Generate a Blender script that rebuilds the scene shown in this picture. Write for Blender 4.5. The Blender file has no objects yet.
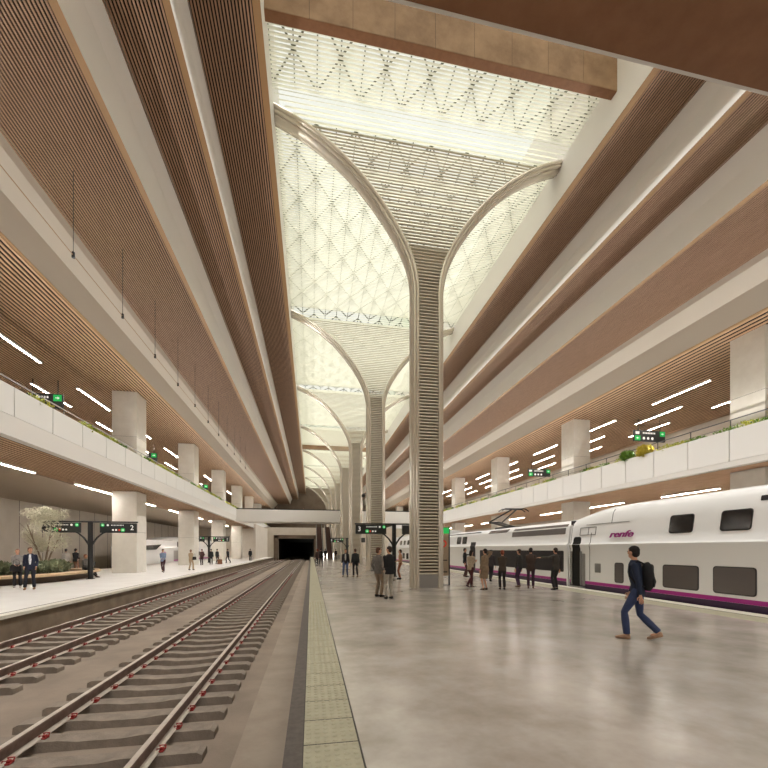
import bpy, bmesh, math, random
from mathutils import Vector, Matrix, Quaternion
random.seed(7)
PI = math.pi
sc = bpy.context.scene
COL = sc.collection

# ------------------------------------------------------------------ view
sc.view_settings.view_transform = 'Standard'
sc.view_settings.look = 'None'
sc.view_settings.gamma = 1
sc.view_settings.use_curve_mapping = False
sc.view_settings.exposure = 0.5
try:
    sc.cycles.max_bounces = 8
    sc.cycles.diffuse_bounces = 5
    sc.cycles.glossy_bounces = 3
    sc.cycles.transmission_bounces = 4
    sc.cycles.sample_clamp_indirect = 6.0
    sc.cycles.use_denoising = True
    sc.cycles.caustics_reflective = False
    sc.cycles.caustics_refractive = False
except Exception:
    pass

cam = bpy.data.cameras.new('camera')
cam.lens = 18.75
cam.sensor_width = 36
cam.shift_y = 165 / 768
cam.clip_end = 500
co = bpy.data.objects.new('camera', cam)
COL.objects.link(co)
co.location = (0, 0, 1.7)
co.rotation_euler = (PI / 2, 0, -math.radians(10.34))
sc.camera = co

# ------------------------------------------------------------------ materials
def lin(c):
    return tuple(((v / 255) / 12.92 if v <= 10 else ((v / 255 + 0.055) / 1.055) ** 2.4) for v in c)

MATS = {}
def mat(name, rgb, rough=0.6, metal=0.0, noise=0.0, nscale=4.0, rgb2=None, emit=0.0, bump=0.0, bscale=60.0, stretch=None, spec=None, rough2=None):
    """rgb: sRGB 0-255.  noise mixes towards rgb2 (or a darker tone)."""
    m = bpy.data.materials.new(name)
    m.use_nodes = True
    nt = m.node_tree
    b = nt.nodes['Principled BSDF']
    c = lin(rgb)
    b.inputs['Base Color'].default_value = (*c, 1)
    b.inputs['Roughness'].default_value = rough
    b.inputs['Metallic'].default_value = metal
    if spec is not None:
        b.inputs['Specular IOR Level'].default_value = spec
    if emit:
        b.inputs['Emission Color'].default_value = (*c, 1)
        b.inputs['Emission Strength'].default_value = emit
    if noise or bump:
        tc = nt.nodes.new('ShaderNodeTexCoord')
        mp = nt.nodes.new('ShaderNodeMapping')
        nt.links.new(tc.outputs['Object'], mp.inputs['Vector'])
        if stretch: mp.inputs['Scale'].default_value = stretch
    if noise:
        n = nt.nodes.new('ShaderNodeTexNoise')
        n.inputs['Scale'].default_value = nscale
        n.inputs['Detail'].default_value = 5
        n.inputs['Roughness'].default_value = 0.62
        nt.links.new(mp.outputs[0], n.inputs['Vector'])
        r = nt.nodes.new('ShaderNodeMapRange')
        r.inputs[1].default_value = 0.2; r.inputs[2].default_value = 0.8; r.interpolation_type = 'SMOOTHSTEP'
        nt.links.new(n.outputs['Fac'], r.inputs[0])
        mx = nt.nodes.new('ShaderNodeMix'); mx.data_type = 'RGBA'
        c2 = lin(rgb2) if rgb2 else tuple(v * (1 - noise) for v in c)
        mx.inputs[6].default_value = (*c, 1); mx.inputs[7].default_value = (*c2, 1)
        nt.links.new(r.outputs[0], mx.inputs[0])
        nt.links.new(mx.outputs[2], b.inputs['Base Color'])
        if rough2 is not None:
            r2 = nt.nodes.new('ShaderNodeMapRange')
            r2.inputs[1].default_value = 0.3; r2.inputs[2].default_value = 0.7
            r2.inputs[3].default_value = rough; r2.inputs[4].default_value = rough2
            n2 = nt.nodes.new('ShaderNodeTexNoise'); n2.inputs['Scale'].default_value = nscale * 2.3
            n2.inputs['Detail'].default_value = 6
            nt.links.new(mp.outputs[0], n2.inputs['Vector'])
            nt.links.new(n2.outputs['Fac'], r2.inputs[0])
            nt.links.new(r2.outputs[0], b.inputs['Roughness'])
    if bump:
        nb = nt.nodes.new('ShaderNodeTexNoise'); nb.inputs['Scale'].default_value = bscale
        nt.links.new(mp.outputs[0], nb.inputs['Vector'])
        bp = nt.nodes.new('ShaderNodeBump'); bp.inputs['Strength'].default_value = bump
        bp.inputs['Distance'].default_value = 0.02
        nt.links.new(nb.outputs['Fac'], bp.inputs['Height'])
        nt.links.new(bp.outputs[0], b.inputs['Normal'])
    MATS[name] = m
    return m

M_FLOOR = mat('polished_concrete', (194, 187, 178), 0.19, noise=1, nscale=0.8, rgb2=(142, 133, 122), rough2=0.24, spec=1.0)
M_LFLOOR = mat('pale_platform_floor', (226, 224, 220), 0.3, noise=1, nscale=0.8, rgb2=(212, 208, 202))
M_BED = mat('track_bed_concrete', (142, 128, 113), 0.85, noise=1, nscale=0.8, rgb2=(116, 103, 90), bump=0.3)
M_KERB = mat('bed_kerb_concrete', (152, 139, 124), 0.85, noise=1, nscale=1.5, rgb2=(132, 119, 105), bump=0.2)
M_SLEEP = mat('sleeper_concrete', (140, 128, 115), 0.9, noise=1, nscale=5, rgb2=(112, 101, 90), bump=0.4)
M_PWALL = mat('platform_side_concrete', (128, 112, 94), 0.85, noise=1, nscale=1.4, rgb2=(98, 84, 68), bump=0.3)
M_GRANITE = mat('dark_granite_edge', (92, 84, 78), 0.6, noise=1, nscale=14, rgb2=(70, 63, 58))
M_COPING = mat('pale_coping_stone', (214, 209, 196), 0.4, noise=1, nscale=3, rgb2=(196, 190, 176))
M_TACT = mat('olive_tactile_tile', (168, 163, 140), 0.5, noise=1, nscale=5, rgb2=(150, 146, 122))
M_JOINT = mat('dark_joint', (60, 56, 50), 0.8)
M_RAILTOP = mat('worn_rail_steel', (206, 196, 184), 0.42, metal=0.35, noise=1, nscale=6, rgb2=(182, 170, 158))
M_RAILWEB = mat('rusty_rail_web', (128, 106, 96), 0.7, noise=1, nscale=6, rgb2=(86, 68, 60))
M_CLIP = mat('red_rail_clip', (140, 34, 30), 0.6)
M_WOOD = mat('oak_slat', (214, 180, 146), 0.55, noise=1, nscale=3, rgb2=(186, 146, 112), stretch=(6, 0.4, 6))
M_WOODUP = mat('walnut_slat', (176, 142, 116), 0.6, noise=1, nscale=3, rgb2=(150, 116, 90), stretch=(6, 0.4, 6))
M_TRIM = mat('bronze_trim', (160, 124, 84), 0.5)
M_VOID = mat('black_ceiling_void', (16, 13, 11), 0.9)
M_WHITE = mat('white_ceiling_fascia', (232, 228, 220), 0.55)
M_GREYF = mat('grey_ceiling_fascia', (205, 196, 182), 0.5)
M_PANEL = mat('satin_white_panel', (232, 230, 226), 0.3)
M_SLAB = mat('balcony_slab_white', (222, 218, 212), 0.45)
M_PLAST = mat('plaster_ceiling', (190, 176, 158), 0.8)
M_WALLP = mat('pale_wall_panel', (214, 206, 194), 0.55, noise=1, nscale=0.7, rgb2=(202, 193, 180))
M_PILLAR = mat('pale_pillar_cladding', (228, 223, 213), 0.45, noise=1, nscale=2, rgb2=(218, 212, 201))
M_RIB = mat('champagne_metal_rib', (222, 214, 200), 0.24, metal=0.6)
M_LOUV = mat('beige_louver', (196, 186, 168), 0.38, metal=0.2)
M_CORE = mat('column_core_dark', (140, 122, 100), 0.8)
M_LATT = mat('dark_green_steel', (84, 88, 66), 0.6)
M_BEAM = mat('stained_concrete_beam', (176, 144, 112), 0.7, noise=1, nscale=0.9, rgb2=(126, 96, 68))
M_BRUN = mat('brown_soffit', (146, 102, 70), 0.55, noise=1, nscale=5, rgb2=(130, 88, 58))
M_EMIT = mat('lamp_diffuser', (255, 247, 237), emit=40.0)
M_EMIT2 = mat('lamp_diffuser_strong', (255, 247, 237), emit=110.0)
M_BLACK = mat('black_metal', (26, 26, 27), 0.45)
M_DKGREY = mat('charcoal_metal', (52, 52, 52), 0.45)
M_SIGN = mat('sign_face_dark', (34, 36, 34), 0.4)
M_GREEN = mat('sign_green', (30, 170, 80), 0.5, emit=0.55)
M_SWHITE = mat('sign_white', (235, 235, 230), 0.5, emit=0.4)
M_SRED = mat('sign_red', (200, 60, 40), 0.5, emit=0.3)
M_TRAIN = mat('train_white_paint', (236, 236, 236), 0.2)
M_TRGREY = mat('train_grey_paint', (206, 205, 204), 0.22)
M_PURP = mat('train_purple_paint', (158, 28, 128), 0.3)
M_DPURP = mat('train_dark_purple', (46, 14, 58), 0.35)
M_SKIRT = mat('train_skirt_dark', (30, 24, 28), 0.6)
M_GLASS = mat('tinted_glass', (26, 25, 26), 0.12, spec=0.6)
M_GLASS2 = mat('smoked_glass', (98, 92, 90), 0.2, spec=0.5)
M_GREYMET = mat('grey_metal', (150, 148, 145), 0.35, metal=0.6)
M_BENCH = mat('bench_oak', (202, 176, 142), 0.5, noise=1, nscale=4, rgb2=(182, 152, 118))
M_BASE = mat('bench_base_dark', (84, 70, 58), 0.7)
M_SOIL = mat('planter_soil', (70, 55, 42), 0.9)
M_TRUNK = mat('olive_bark', (172, 156, 134), 0.85, noise=1, nscale=10, rgb2=(140, 124, 104))
M_LEAFO = mat('pale_olive_leaf', (238, 234, 216), 0.7, noise=1, nscale=2, rgb2=(206, 204, 178))
M_LEAFS = mat('sage_shrub_leaf', (160, 166, 132), 0.7, noise=1, nscale=3, rgb2=(92, 104, 76))
M_LEAFY = mat('yellow_green_leaf', (206, 200, 84), 0.6, noise=1, nscale=1.2, rgb2=(112, 132, 40))
M_LEAFG = mat('fresh_green_leaf', (112, 148, 40), 0.6, noise=1, nscale=3, rgb2=(76, 112, 30))
M_LEAFYY = mat('golden_leaf', (206, 190, 60), 0.6, noise=1, nscale=3, rgb2=(170, 152, 40))
M_TUNNEL = mat('tunnel_dark', (30, 26, 22), 0.9)
M_ENDW = mat('end_wall_brown', (120, 104, 88), 0.7, noise=1, nscale=0.6, rgb2=(100, 84, 70))

def trans_mat(name, rgb, tr=0.5):
    m = bpy.data.materials.new(name); m.use_nodes = True
    nt = m.node_tree; b = nt.nodes['Principled BSDF']
    b.inputs['Base Color'].default_value = (*lin(rgb), 1); b.inputs['Roughness'].default_value = 0.5
    t = nt.nodes.new('ShaderNodeBsdfTranslucent'); t.inputs['Color'].default_value = (*lin(rgb), 1)
    mx = nt.nodes.new('ShaderNodeMixShader'); mx.inputs[0].default_value = tr
    nt.links.new(b.outputs[0], mx.inputs[1]); nt.links.new(t.outputs[0], mx.inputs[2])
    nt.links.new(mx.outputs[0], nt.nodes['Material Output'].inputs['Surface'])
    return m
M_SKYL = trans_mat('frosted_white_louver', (246, 246, 236), 0.8)

# ------------------------------------------------------------------ world (overcast sky with tree crowns above the roof glazing)
w = bpy.data.worlds.new('world'); sc.world = w; w.use_nodes = True
nt = w.node_tree; bg = nt.nodes['Background']
tc = nt.nodes.new('ShaderNodeTexCoord'); nz = nt.nodes.new('ShaderNodeTexNoise')
nz.inputs['Scale'].default_value = 3.2; nz.inputs['Detail'].default_value = 4
nt.links.new(tc.outputs['Generated'], nz.inputs['Vector'])
rp = nt.nodes.new('ShaderNodeValToRGB')
rp.color_ramp.elements[0].position = 0.36; rp.color_ramp.elements[0].color = (0.70, 0.76, 0.50, 1)
rp.color_ramp.elements[1].position = 0.66; rp.color_ramp.elements[1].color = (1.0, 1.0, 0.96, 1)
e = rp.color_ramp.elements.new(0.5); e.color = (0.90, 0.91, 0.80, 1)
nt.links.new(nz.outputs['Fac'], rp.inputs[0]); nt.links.new(rp.outputs[0], bg.inputs['Color'])
bg.inputs['Strength'].default_value = 0.7
# hazy daylight falling through the roof glazing
sl_ = bpy.data.lights.new('daylight', 'SUN'); sl_.energy = 3.1; sl_.angle = math.radians(70); sl_.color = (1.0, .95, .91)
so0 = bpy.data.objects.new('daylight', sl_); COL.objects.link(so0); so0.rotation_euler = (math.radians(6), math.radians(-4), 0); so0.location = (5, 40, 40)
def parapet_fill(x, tilt, energy):  # unseen fill strips added behind the parapets to brighten ceilings and fascias
    L = bpy.data.lights.new('added_parapet_fill', 'AREA'); L.shape = 'RECTANGLE'; L.size = .12; L.size_y = 110; L.energy = energy; L.color = (1, .97, .93)
    o = bpy.data.objects.new('added_parapet_fill', L); COL.objects.link(o); o.location = (x, 50, 7.95); o.rotation_euler = (0, PI + tilt, 0)
parapet_fill(-11.6, math.radians(42), 1900); parapet_fill(21.6, math.radians(-42), 2300)
def edge_fill(x, tilt, energy):
    # invented strip along the skylight edge, added to brighten parapets, train and tracks
    L = bpy.data.lights.new('added_edge_fill', 'AREA'); L.shape = 'RECTANGLE'; L.size = .05; L.size_y = 110; L.energy = energy; L.color = (1, .97, .945); L.spread = math.radians(78)
    o = bpy.data.objects.new('added_edge_fill', L); COL.objects.link(o); o.location = (x, 48, 18.02); o.rotation_euler = (0, tilt, 0)
edge_fill(-1.6, math.radians(20), 3100); edge_fill(11.6, math.radians(-20), 3400)
def bridge_fill(x, y, z, sx, sy, energy):  # fill light added under the near bridge to lift the dark interior
    L = bpy.data.lights.new('added_bridge_fill', 'AREA'); L.shape = 'RECTANGLE'; L.size = sx; L.size_y = sy; L.energy = energy; L.color = (1, .97, .93)
    o = bpy.data.objects.new('added_bridge_fill', L); COL.objects.link(o); o.location = (x, y, z)
bridge_fill(4, -1.5, 5.8, 22, .3, 500)

# ------------------------------------------------------------------ mesh helpers
class MB:
    def __init__(s): s.v = []; s.f = []; s.m = []
    def add(s, vs, fs, mi=0):
        o = len(s.v); s.v += [tuple(v) for v in vs]
        s.f += [tuple(i + o for i in f) for f in fs]; s.m += [mi] * len(fs)
        return s
    def box(s, x0, x1, y0, y1, z0, z1, mi=0):
        vs = [(x0, y0, z0), (x1, y0, z0), (x1, y1, z0), (x0, y1, z0), (x0, y0, z1), (x1, y0, z1), (x1, y1, z1), (x0, y1, z1)]
        return s.add(vs, [(0, 3, 2, 1), (4, 5, 6, 7), (0, 1, 5, 4), (1, 2, 6, 5), (2, 3, 7, 6), (3, 0, 4, 7)], mi)
    def prism(s, poly, axis, a0, a1, mi=0):
        """poly: 2-D points (counter-clockwise); axis 'x': (y,z), 'y': (x,z), 'z': (x,y)"""
        def P(p, a):
            return (a, p[0], p[1]) if axis == 'x' else ((p[0], a, p[1]) if axis == 'y' else (p[0], p[1], a))
        n = len(poly)
        vs = [P(p, a0) for p in poly] + [P(p, a1) for p in poly]
        fs = [tuple(range(n))[::-1], tuple(range(n, 2 * n))] + [(i, (i + 1) % n, n + (i + 1) % n, n + i) for i in range(n)]
        if axis == 'y': fs = [f[::-1] for f in fs]
        return s.add(vs, fs, mi)
    def tube(s, pts, rad, seg=8, flat=None, mi=0, ref=Vector((1, 0, 0))):
        """rad: number or list; each entry r or (rx, ry)"""
        pts = [Vector(p) for p in pts]
        n = len(pts)
        if not isinstance(rad, (list, tuple)): rad = [rad] * n
        rings = []
        for i, p in enumerate(pts):
            t = (pts[min(i + 1, n - 1)] - pts[max(i - 1, 0)])
            if t.length < 1e-9: t = Vector((0, 0, 1))
            t.normalize()
            x = ref - t * ref.dot(t)
            if x.length < 0.15:
                rf = Vector((0, 1, 0)); x = rf - t * rf.dot(t)
            x.normalize(); y = t.cross(x)
            r = rad[i]; rx, ry = r if isinstance(r, (tuple, list)) else (r, r)
            rings.append([p + x * (rx * math.cos(2 * PI * k / seg)) + y * (ry * math.sin(2 * PI * k / seg)) for k in range(seg)])
        vs = [v for r in rings for v in r]; fs = []
        for i in range(n - 1):
            for k in range(seg):
                a = i * seg + k; b_ = i * seg + (k + 1) % seg
                fs.append((a, b_, b_ + seg, a + seg))
        fs.append(tuple(range(seg))[::-1]); fs.append(tuple(range((n - 1) * seg, n * seg)))
        return s.add(vs, fs, mi)
    def ell(s, c, r, seg=10, rings=7, mi=0, rot=None):
        vs = []; fs = []
        c = Vector(c)
        def T(v):
            v = Vector(v)
            if rot: v = rot @ v
            return c + v
        vs.append(T((0, 0, -r[2])))
        for i in range(1, rings):
            a = -PI / 2 + PI * i / rings
            for k in range(seg):
                b_ = 2 * PI * k / seg
                vs.append(T((r[0] * math.cos(a) * math.cos(b_), r[1] * math.cos(a) * math.sin(b_), r[2] * math.sin(a))))
        vs.append(T((0, 0, r[2])))
        for k in range(seg):
            fs.append((0, 1 + (k + 1) % seg, 1 + k))
            fs.append((len(vs) - 1, 1 + (rings - 2) * seg + k, 1 + (rings - 2) * seg + (k + 1) % seg))
        for i in range(rings - 2):
            for k in range(seg):
                a = 1 + i * seg + k; b_ = 1 + i * seg + (k + 1) % seg
                fs.append((a, b_, b_ + seg, a + seg))
        return s.add(vs, fs, mi)
    def mesh(s, name, mats):
        me = bpy.data.meshes.new(name)
        me.from_pydata(s.v, [], s.f)
        if not isinstance(mats, (list, tuple)): mats = [mats]
        for m in mats: me.materials.append(m)
        if any(s.m): me.polygons.foreach_set('material_index', s.m)
        me.validate(); me.update()
        return me
    def build(s, name, mats, parent=None, loc=None, smooth=None, bevel=0.0):
        me = s.mesh(name, mats)
        if smooth:
            for p in me.polygons: p.use_smooth = True
            me.set_sharp_from_angle(angle=math.radians(smooth))
        o = bpy.data.objects.new(name, me); COL.objects.link(o)
        if parent: o.parent = parent
        if loc: o.location = loc
        if bevel:
            md = o.modifiers.new('bevel', 'BEVEL'); md.width = bevel; md.segments = 2; md.limit_method = 'ANGLE'
        return o

def tag(o, label, cat, group=None, kind=None):
    o['label'] = label; o['category'] = cat
    if group: o['group'] = group
    if kind: o['kind'] = kind
    return o
def thing(name, label, cat, loc=(0, 0, 0), rz=0, group=None, kind=None):
    o = bpy.data.objects.new(name, None); COL.objects.link(o)
    o.location = loc; o.rotation_euler = (0, 0, rz); o.empty_display_size = 0.2
    return tag(o, label, cat, group, kind)
def S(o, label, cat): return tag(o, label, cat, kind='structure')
def copy_tree(o, parent=None):
    c = o.copy(); COL.objects.link(c); c.parent = parent
    for ch in list(o.children): copy_tree(ch, c)
    return c
def B(x0, x1, y0, y1, z0, z1): return MB().box(x0, x1, y0, y1, z0, z1)
ORD = ['nearest', 'second', 'third', 'fourth', 'fifth', 'sixth', 'seventh', 'eighth', 'ninth', 'tenth', 'eleventh', 'twelfth', 'thirteenth', 'fourteenth']
def mir(x): return 10.0 - x
BAY = 14.3
YC = [17.2 + BAY * k for k in range(8)]
YN, YF = -8.0, 121.0          # hall extent along the tracks

# ------------------------------------------------------------------ floors and track bed
S(B(-0.07, 10.25, YN, 86, -0.9, 0).build('floor', M_FLOOR), 'glossy polished concrete floor of the middle platform', 'floor')
f = S(B(-0.222, -0.07, YN, 86, -0.9, -0.002).build('trim_1', M_GRANITE), 'dark granite strip along the track edge of the middle platform', 'platform edge')
t2 = MB()
t2.box(10.25, 11.05, YN, 86, -0.9, 0.001, 0); t2.box(11.05, 11.58, YN, 86, -0.9, 0.0, 1)
t2.box(11.0, 11.06, YN, 86, -0.1, 0.003, 2)
S(t2.build('trim_2', [M_TACT, M_COPING, M_JOINT]), 'olive and cream edge paving beside the train on the middle platform', 'platform edge')
S(B(-17.4, -8.45, YN, 86, -0.9, 0).build('floor', M_LFLOOR), 'pale floor of the platform across the tracks', 'floor')
t3 = MB(); t3.box(-8.45, -8.02, YN, 86, -0.9, 0.0, 1); t3.box(-8.02, -7.7, YN, 86, -0.09, 0.0, 0); t3.box(-8.05, -8.0, YN, 86, -0.09, 0.002, 2)
S(t3.build('trim_3', [M_COPING, M_LFLOOR, M_JOINT]), 'pale coping strip along the edge of the platform across the tracks', 'platform edge')
S(B(-8.02, -7.76, YN, 86, -0.9, -0.09).build('trim_4', M_PWALL), 'stained concrete side of the platform across the tracks', 'platform side')
S(B(-7.76, -0.222, YN, 160, -1.2, -0.71).build('floor', M_BED), 'stained concrete bed under the two empty tracks', 'track bed')
S(B(-0.86, -0.222, YN, 86, -0.75, -0.67).build('trim_5', M_KERB), 'low concrete kerb below the middle platform', 'kerb')
S(B(-25.4, -17.4, YN, 100, -1.2, -0.71).build('floor', M_BED), 'concrete bed of the far left track', 'track bed')
S(B(11.58, 17.6, YN, 100, -1.2, -0.71).build('floor', M_BED), 'concrete bed under the long white train', 'track bed')
S(B(17.6, 35, YN, 100, -0.9, 0).build('floor', M_LFLOOR), 'floor of the platform behind the long white train', 'floor')

# tactile paving: half-metre tiles with raised domes
tp = thing('tactile_paving', 'olive tactile paving strip with raised dots along the middle platform edge', 'tactile paving', (0, 0, 0), kind='structure')
tm = MB(); dm = MB()
y = -2.0
first = 3.40 - 0.49 * 12
k = 0
y = first
while y < 84:
    L = 0.50
    tm.box(-0.062, 0.408, y + 0.011, y + L - 0.011, -0.02, 0.006)
    if 2.4 < y < 13:
        seg = 8 if y < 6 else 6
        for i in range(6):
            for j in range(6):
                cx = -0.062 + 0.47 * (i + 0.5) / 6; cy = y + L * (j + 0.5) / 6
                r0, r1 = 0.026, 0.016
                vs = [(cx + r0 * math.cos(2 * PI * q / seg), cy + r0 * math.sin(2 * PI * q / seg), 0.006) for q in range(seg)] + \
                     [(cx + r1 * math.cos(2 * PI * q / seg), cy + r1 * math.sin(2 * PI * q / seg), 0.015) for q in range(seg)]
                dm.add(vs, [tuple(range(seg, 2 * seg))] + [(q, (q + 1) % seg, seg + (q + 1) % seg, seg + q) for q in range(seg)])
    y += L
B(-0.07, 0.425, first, 84, -0.03, 0.002).build('joint_bed', M_JOINT, tp)
tm.build('tile', M_TACT, tp); dm.build('dots', M_TACT, tp)

# ------------------------------------------------------------------ tracks
def rail_mesh():
    mb = MB()
    y0, y1 = 0.5, 100
    head = [(-.036, -.04), (.036, -.04), (.036, -.008), (.028, 0), (-.028, 0), (-.036, -.008)]
    web = [(-.009, -.15), (.009, -.15), (.011, -.04), (-.011, -.04)]
    foot = [(-.075, -.17), (.075, -.17), (.075, -.16), (.012, -.145), (-.012, -.145), (-.075, -.16)]
    mb.prism(head, 'y', y0, y1, 1); mb.box(-.03, .03, y0, y1, -.002, .0015, 0); mb.prism(web, 'y', y0, y1, 1); mb.prism(foot, 'y', y0, y1, 0)
    return mb.mesh('rail', [M_RAILTOP, M_RAILWEB])
def sleeper_mesh():
    mb = MB()
    # long profile with dipped middle, ends chamfered
    xs = [-1.30, -1.24, -0.45, -0.25, 0.25, 0.45, 1.24, 1.30]
    zt = [-.035, 0, 0, -.025, -.025, 0, 0, -.035]
    vs = []; fs = []
    for x, z in zip(xs, zt):
        vs += [(x, -.14, -.2), (x, .14, -.2), (x, .115, z), (x, -.115, z)]
    for i in range(len(xs) - 1):
        for q in range(4):
            a = i * 4 + q; b = i * 4 + (q + 1) % 4
            fs.append((a, a + 4, b + 4, b))
    fs += [(0, 1, 2, 3), (31, 30, 29, 28)]
    mb.add(vs, fs)
    return mb.mesh('sleeper', M_SLEEP)
def clip_mesh():
    mb = MB()
    for sgn in (-1, 1):
        x = sgn * 0.088
        mb.tube([(x - sgn * .03, -.045, .03), (x - sgn * .035, -.04, .045), (x + sgn * .03, -.045, .045), (x + sgn * .045, 0, .03), (x + sgn * .03, .045, .045), (x - sgn * .035, .04, .045), (x - sgn * .03, .045, .03)], 0.008, 5)
        mb.box(x - .015, x + .02, -.015, .015, 0, .04)
        mb.box(x - .02, x + .03, -.04, .04, -.004, .012)
    return mb.mesh('rail_clip', M_CLIP)
RM, SM, CM = rail_mesh(), sleeper_mesh(), clip_mesh()
def track(xc, label, nclip, ystart):
    t = thing('railway_track', label, 'railway track', (xc, 0, -0.42), kind='structure')
    for s in (-1, 1):
        r = bpy.data.objects.new('rail', RM); COL.objects.link(r); r.parent = t; r.location = (s * 0.7525, 0, 0)
    y = ystart
    for i in range(100):
        o = bpy.data.objects.new('sleeper', SM); COL.objects.link(o); o.parent = t; o.location = (0, y, -0.17)
        if i < nclip:
            for s in (-1, 1):
                c = bpy.data.objects.new('rail_clip', CM); COL.objects.link(c); c.parent = o; c.location = (s * 0.7525, 0, 0)
        y += 0.585
    far = MB()
    while y < 96:
        far.box(-1.28, 1.28, y - .12, y + .12, -.37, -.17); y += 0.585
    o = far.build('sleeper', M_SLEEP, t); o['kind'] = 'stuff'
    return t
track(-2.51, 'empty track nearest the middle platform, rails on concrete sleepers', 60, 4.917 - 0.585 * 4)
track(-6.15, 'empty track beside the side wall of the opposite platform', 60, 4.80)

# ------------------------------------------------------------------ stepped slatted ceilings on both sides of the skylight
Z0 = 1.7
def slat_panel(xa, xb, z, pitch, wslat, h, material, name='ceiling', y0=YN, y1=YF, label='', depth_void=0.5, gap=0.14):
    x0, x1 = min(xa, xb), max(xa, xb)
    mb = MB(); n = max(1, int(round((x1 - x0) / pitch))); p = (x1 - x0) / n
    for i in range(n):
        c = x0 + p * (i + 0.5)
        mb.box(c - wslat * p / 2, c + wslat * p / 2, y0, y1, z, z + h, 0)
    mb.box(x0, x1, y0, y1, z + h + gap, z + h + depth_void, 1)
    return S(mb.build(name, [material, M_VOID]), label, 'ceiling')
ZC, ZB, ZA, ZE, ZT = 18.1, Z0 + 14.67, Z0 + 13.13, Z0 + 11.2, 19.85
for side, T in (('left', lambda x: x), ('right', mir)):
    where = 'on the left of the skylight' if side == 'left' else 'on the right of the skylight'
    def strip(pts, m, name, label, th=0.12, outward=1):
        # thin shell following (x,z) points, thickened upwards/outwards
        mb = MB()
        P = [(T(x), z) for x, z in pts]
        Q = [(T(x - 0.12), z + 0.08) for x, z in pts]
        for i in range(len(P) - 1):
            quad = [P[i], P[i + 1], Q[i + 1], Q[i]]
            mb.prism(quad, 'y', YN, YF)
        o = mb.build(name, m)
        bm = bmesh.new(); bm.from_mesh(o.data); bmesh.ops.recalc_face_normals(bm, faces=bm.faces); bm.to_mesh(o.data); bm.free()
        return S(o, label, 'ceiling')
    strip([(-1.5, 23.2), (-1.5, ZC + 0.02)], M_WHITE, 'trim_1' + '0' * 0, f'white upstand along the skylight edge {where}')
    S(B(min(T(-1.5), T(-1.74)), max(T(-1.5), T(-1.74)), YN, YF, ZC, ZC + 0.03).build('trim_6', M_TRIM), f'bronze edge strip of the highest slatted panel {where}', 'trim')
    slat_panel(T(-1.74), T(-3.7), ZC, 0.105, 0.5, 0.03, M_WOODUP, label=f'highest walnut slatted ceiling panel {where}')
    strip([(-3.62, ZC + 0.1), (-3.72, ZC - .7), (-3.72, ZB)], M_WHITE, 'ceiling', f'white step between the highest and middle slatted panels {where}')
    S(B(min(T(-3.72), T(-3.92)), max(T(-3.72), T(-3.92)), YN, YF, ZB, ZB + 0.03).build('trim_6', M_TRIM), f'bronze edge strip of the middle slatted panel {where}', 'trim')
    slat_panel(T(-3.92), T(-5.55), ZB, 0.1, 0.5, 0.03, M_WOODUP, label=f'middle walnut slatted ceiling panel {where}')
    strip([(-5.45, ZB + 0.1), (-5.75, ZB - .6), (-5.98, ZA)], M_WHITE, 'ceiling', f'white step between the middle and lowest slatted panels {where}')
    S(B(min(T(-5.98), T(-6.2)), max(T(-5.98), T(-6.2)), YN, YF, ZA, ZA + 0.03).build('trim_6', M_TRIM), f'bronze edge strip of the wide slatted panel {where}', 'trim')
    slat_panel(T(-6.2), T(-9.65), ZA, 0.105, 0.5, 0.03, M_WOODUP, label=f'wide walnut slatted ceiling panel {where}')
    strip([(-9.6, ZA + 0.1), (-9.75, ZA - .25), (-10.45, Z0 + 12.3), (-10.77, ZE)], M_GREYF, 'ceiling', f'deep pale fascia beam above the balcony {where}')
    S(B(min(T(-10.77), T(-10.9)), max(T(-10.77), T(-10.9)), YN, YF, ZE - 0.02, ZE + 0.08).build('trim_6', M_TRIM), f'bronze edge strip of the ceiling above the balcony {where}', 'trim')
    pit = 0.21 if side == 'left' else 0.36
    slat_panel(T(-10.9), T(-24.4), ZE, pit, 0.5, 0.03, M_WOOD, label=f'oak slatted ceiling above the balcony {where}')
    # roof slab closing the hall above the panels
    S(B(min(T(-1.62), T(-25.4)), max(T(-1.62), T(-25.4)), YN - 1, YF + 1, 23.0, 23.3).build('ceiling', M_VOID), f'roof slab hidden above the slatted panels {where}', 'roof')
    # outer walls
    a, b = T(-24.4), T(-25.4)
    S(B(min(a, b), max(a, b), YN - 1, YF + 1, -1.2, 23.3).build('wall_' + side, M_WALLP), f'pale outer wall {where}', 'wall')
S(B(-25.4, 35.4, YN - 1, YN, -1.2, 24).build('wall_back', M_WALLP), 'wall closing the hall behind the viewpoint', 'wall')
S(B(-25.4, 35.4, YF, YF + 1, 5, 24).build('wall_front', M_ENDW), 'brown wall at the far end of the upper hall', 'wall')

# vertical panel joints on the left wall
wj = MB()
for k in range(26):
    yy = 12 + k * 3.0
    wj.box(-24.41, -24.385, yy, yy + 0.03, -0.7, 5.8)
S(wj.build('trim_7', M_JOINT), 'vertical joints in the left wall panels', 'trim')

# ------------------------------------------------------------------ balconies
def leafs(mb, c, r, n, size, up=0.4, mi=0):
    for _ in range(n):
        while True:
            p = Vector((random.uniform(-1, 1), random.uniform(-1, 1), random.uniform(-1, 1)))
            if p.length < 1: break
        q = Vector((c[0] + p.x * r[0], c[1] + p.y * r[1], c[2] + p.z * r[2]))
        d = Vector((random.gauss(0, 1), random.gauss(0, 1), random.gauss(0, 1) + up)); d.normalize()
        sd = d.cross(Vector((random.gauss(0, 1), random.gauss(0, 1), random.gauss(0, 1)))); sd.normalize()
        L = size * random.uniform(.6, 1.3); W = L * .3
        mb.add([q, q + d * L * .5 + sd * W, q + d * L, q + d * L * .5 - sd * W], [(0, 1, 2, 3)], mi)

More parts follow.
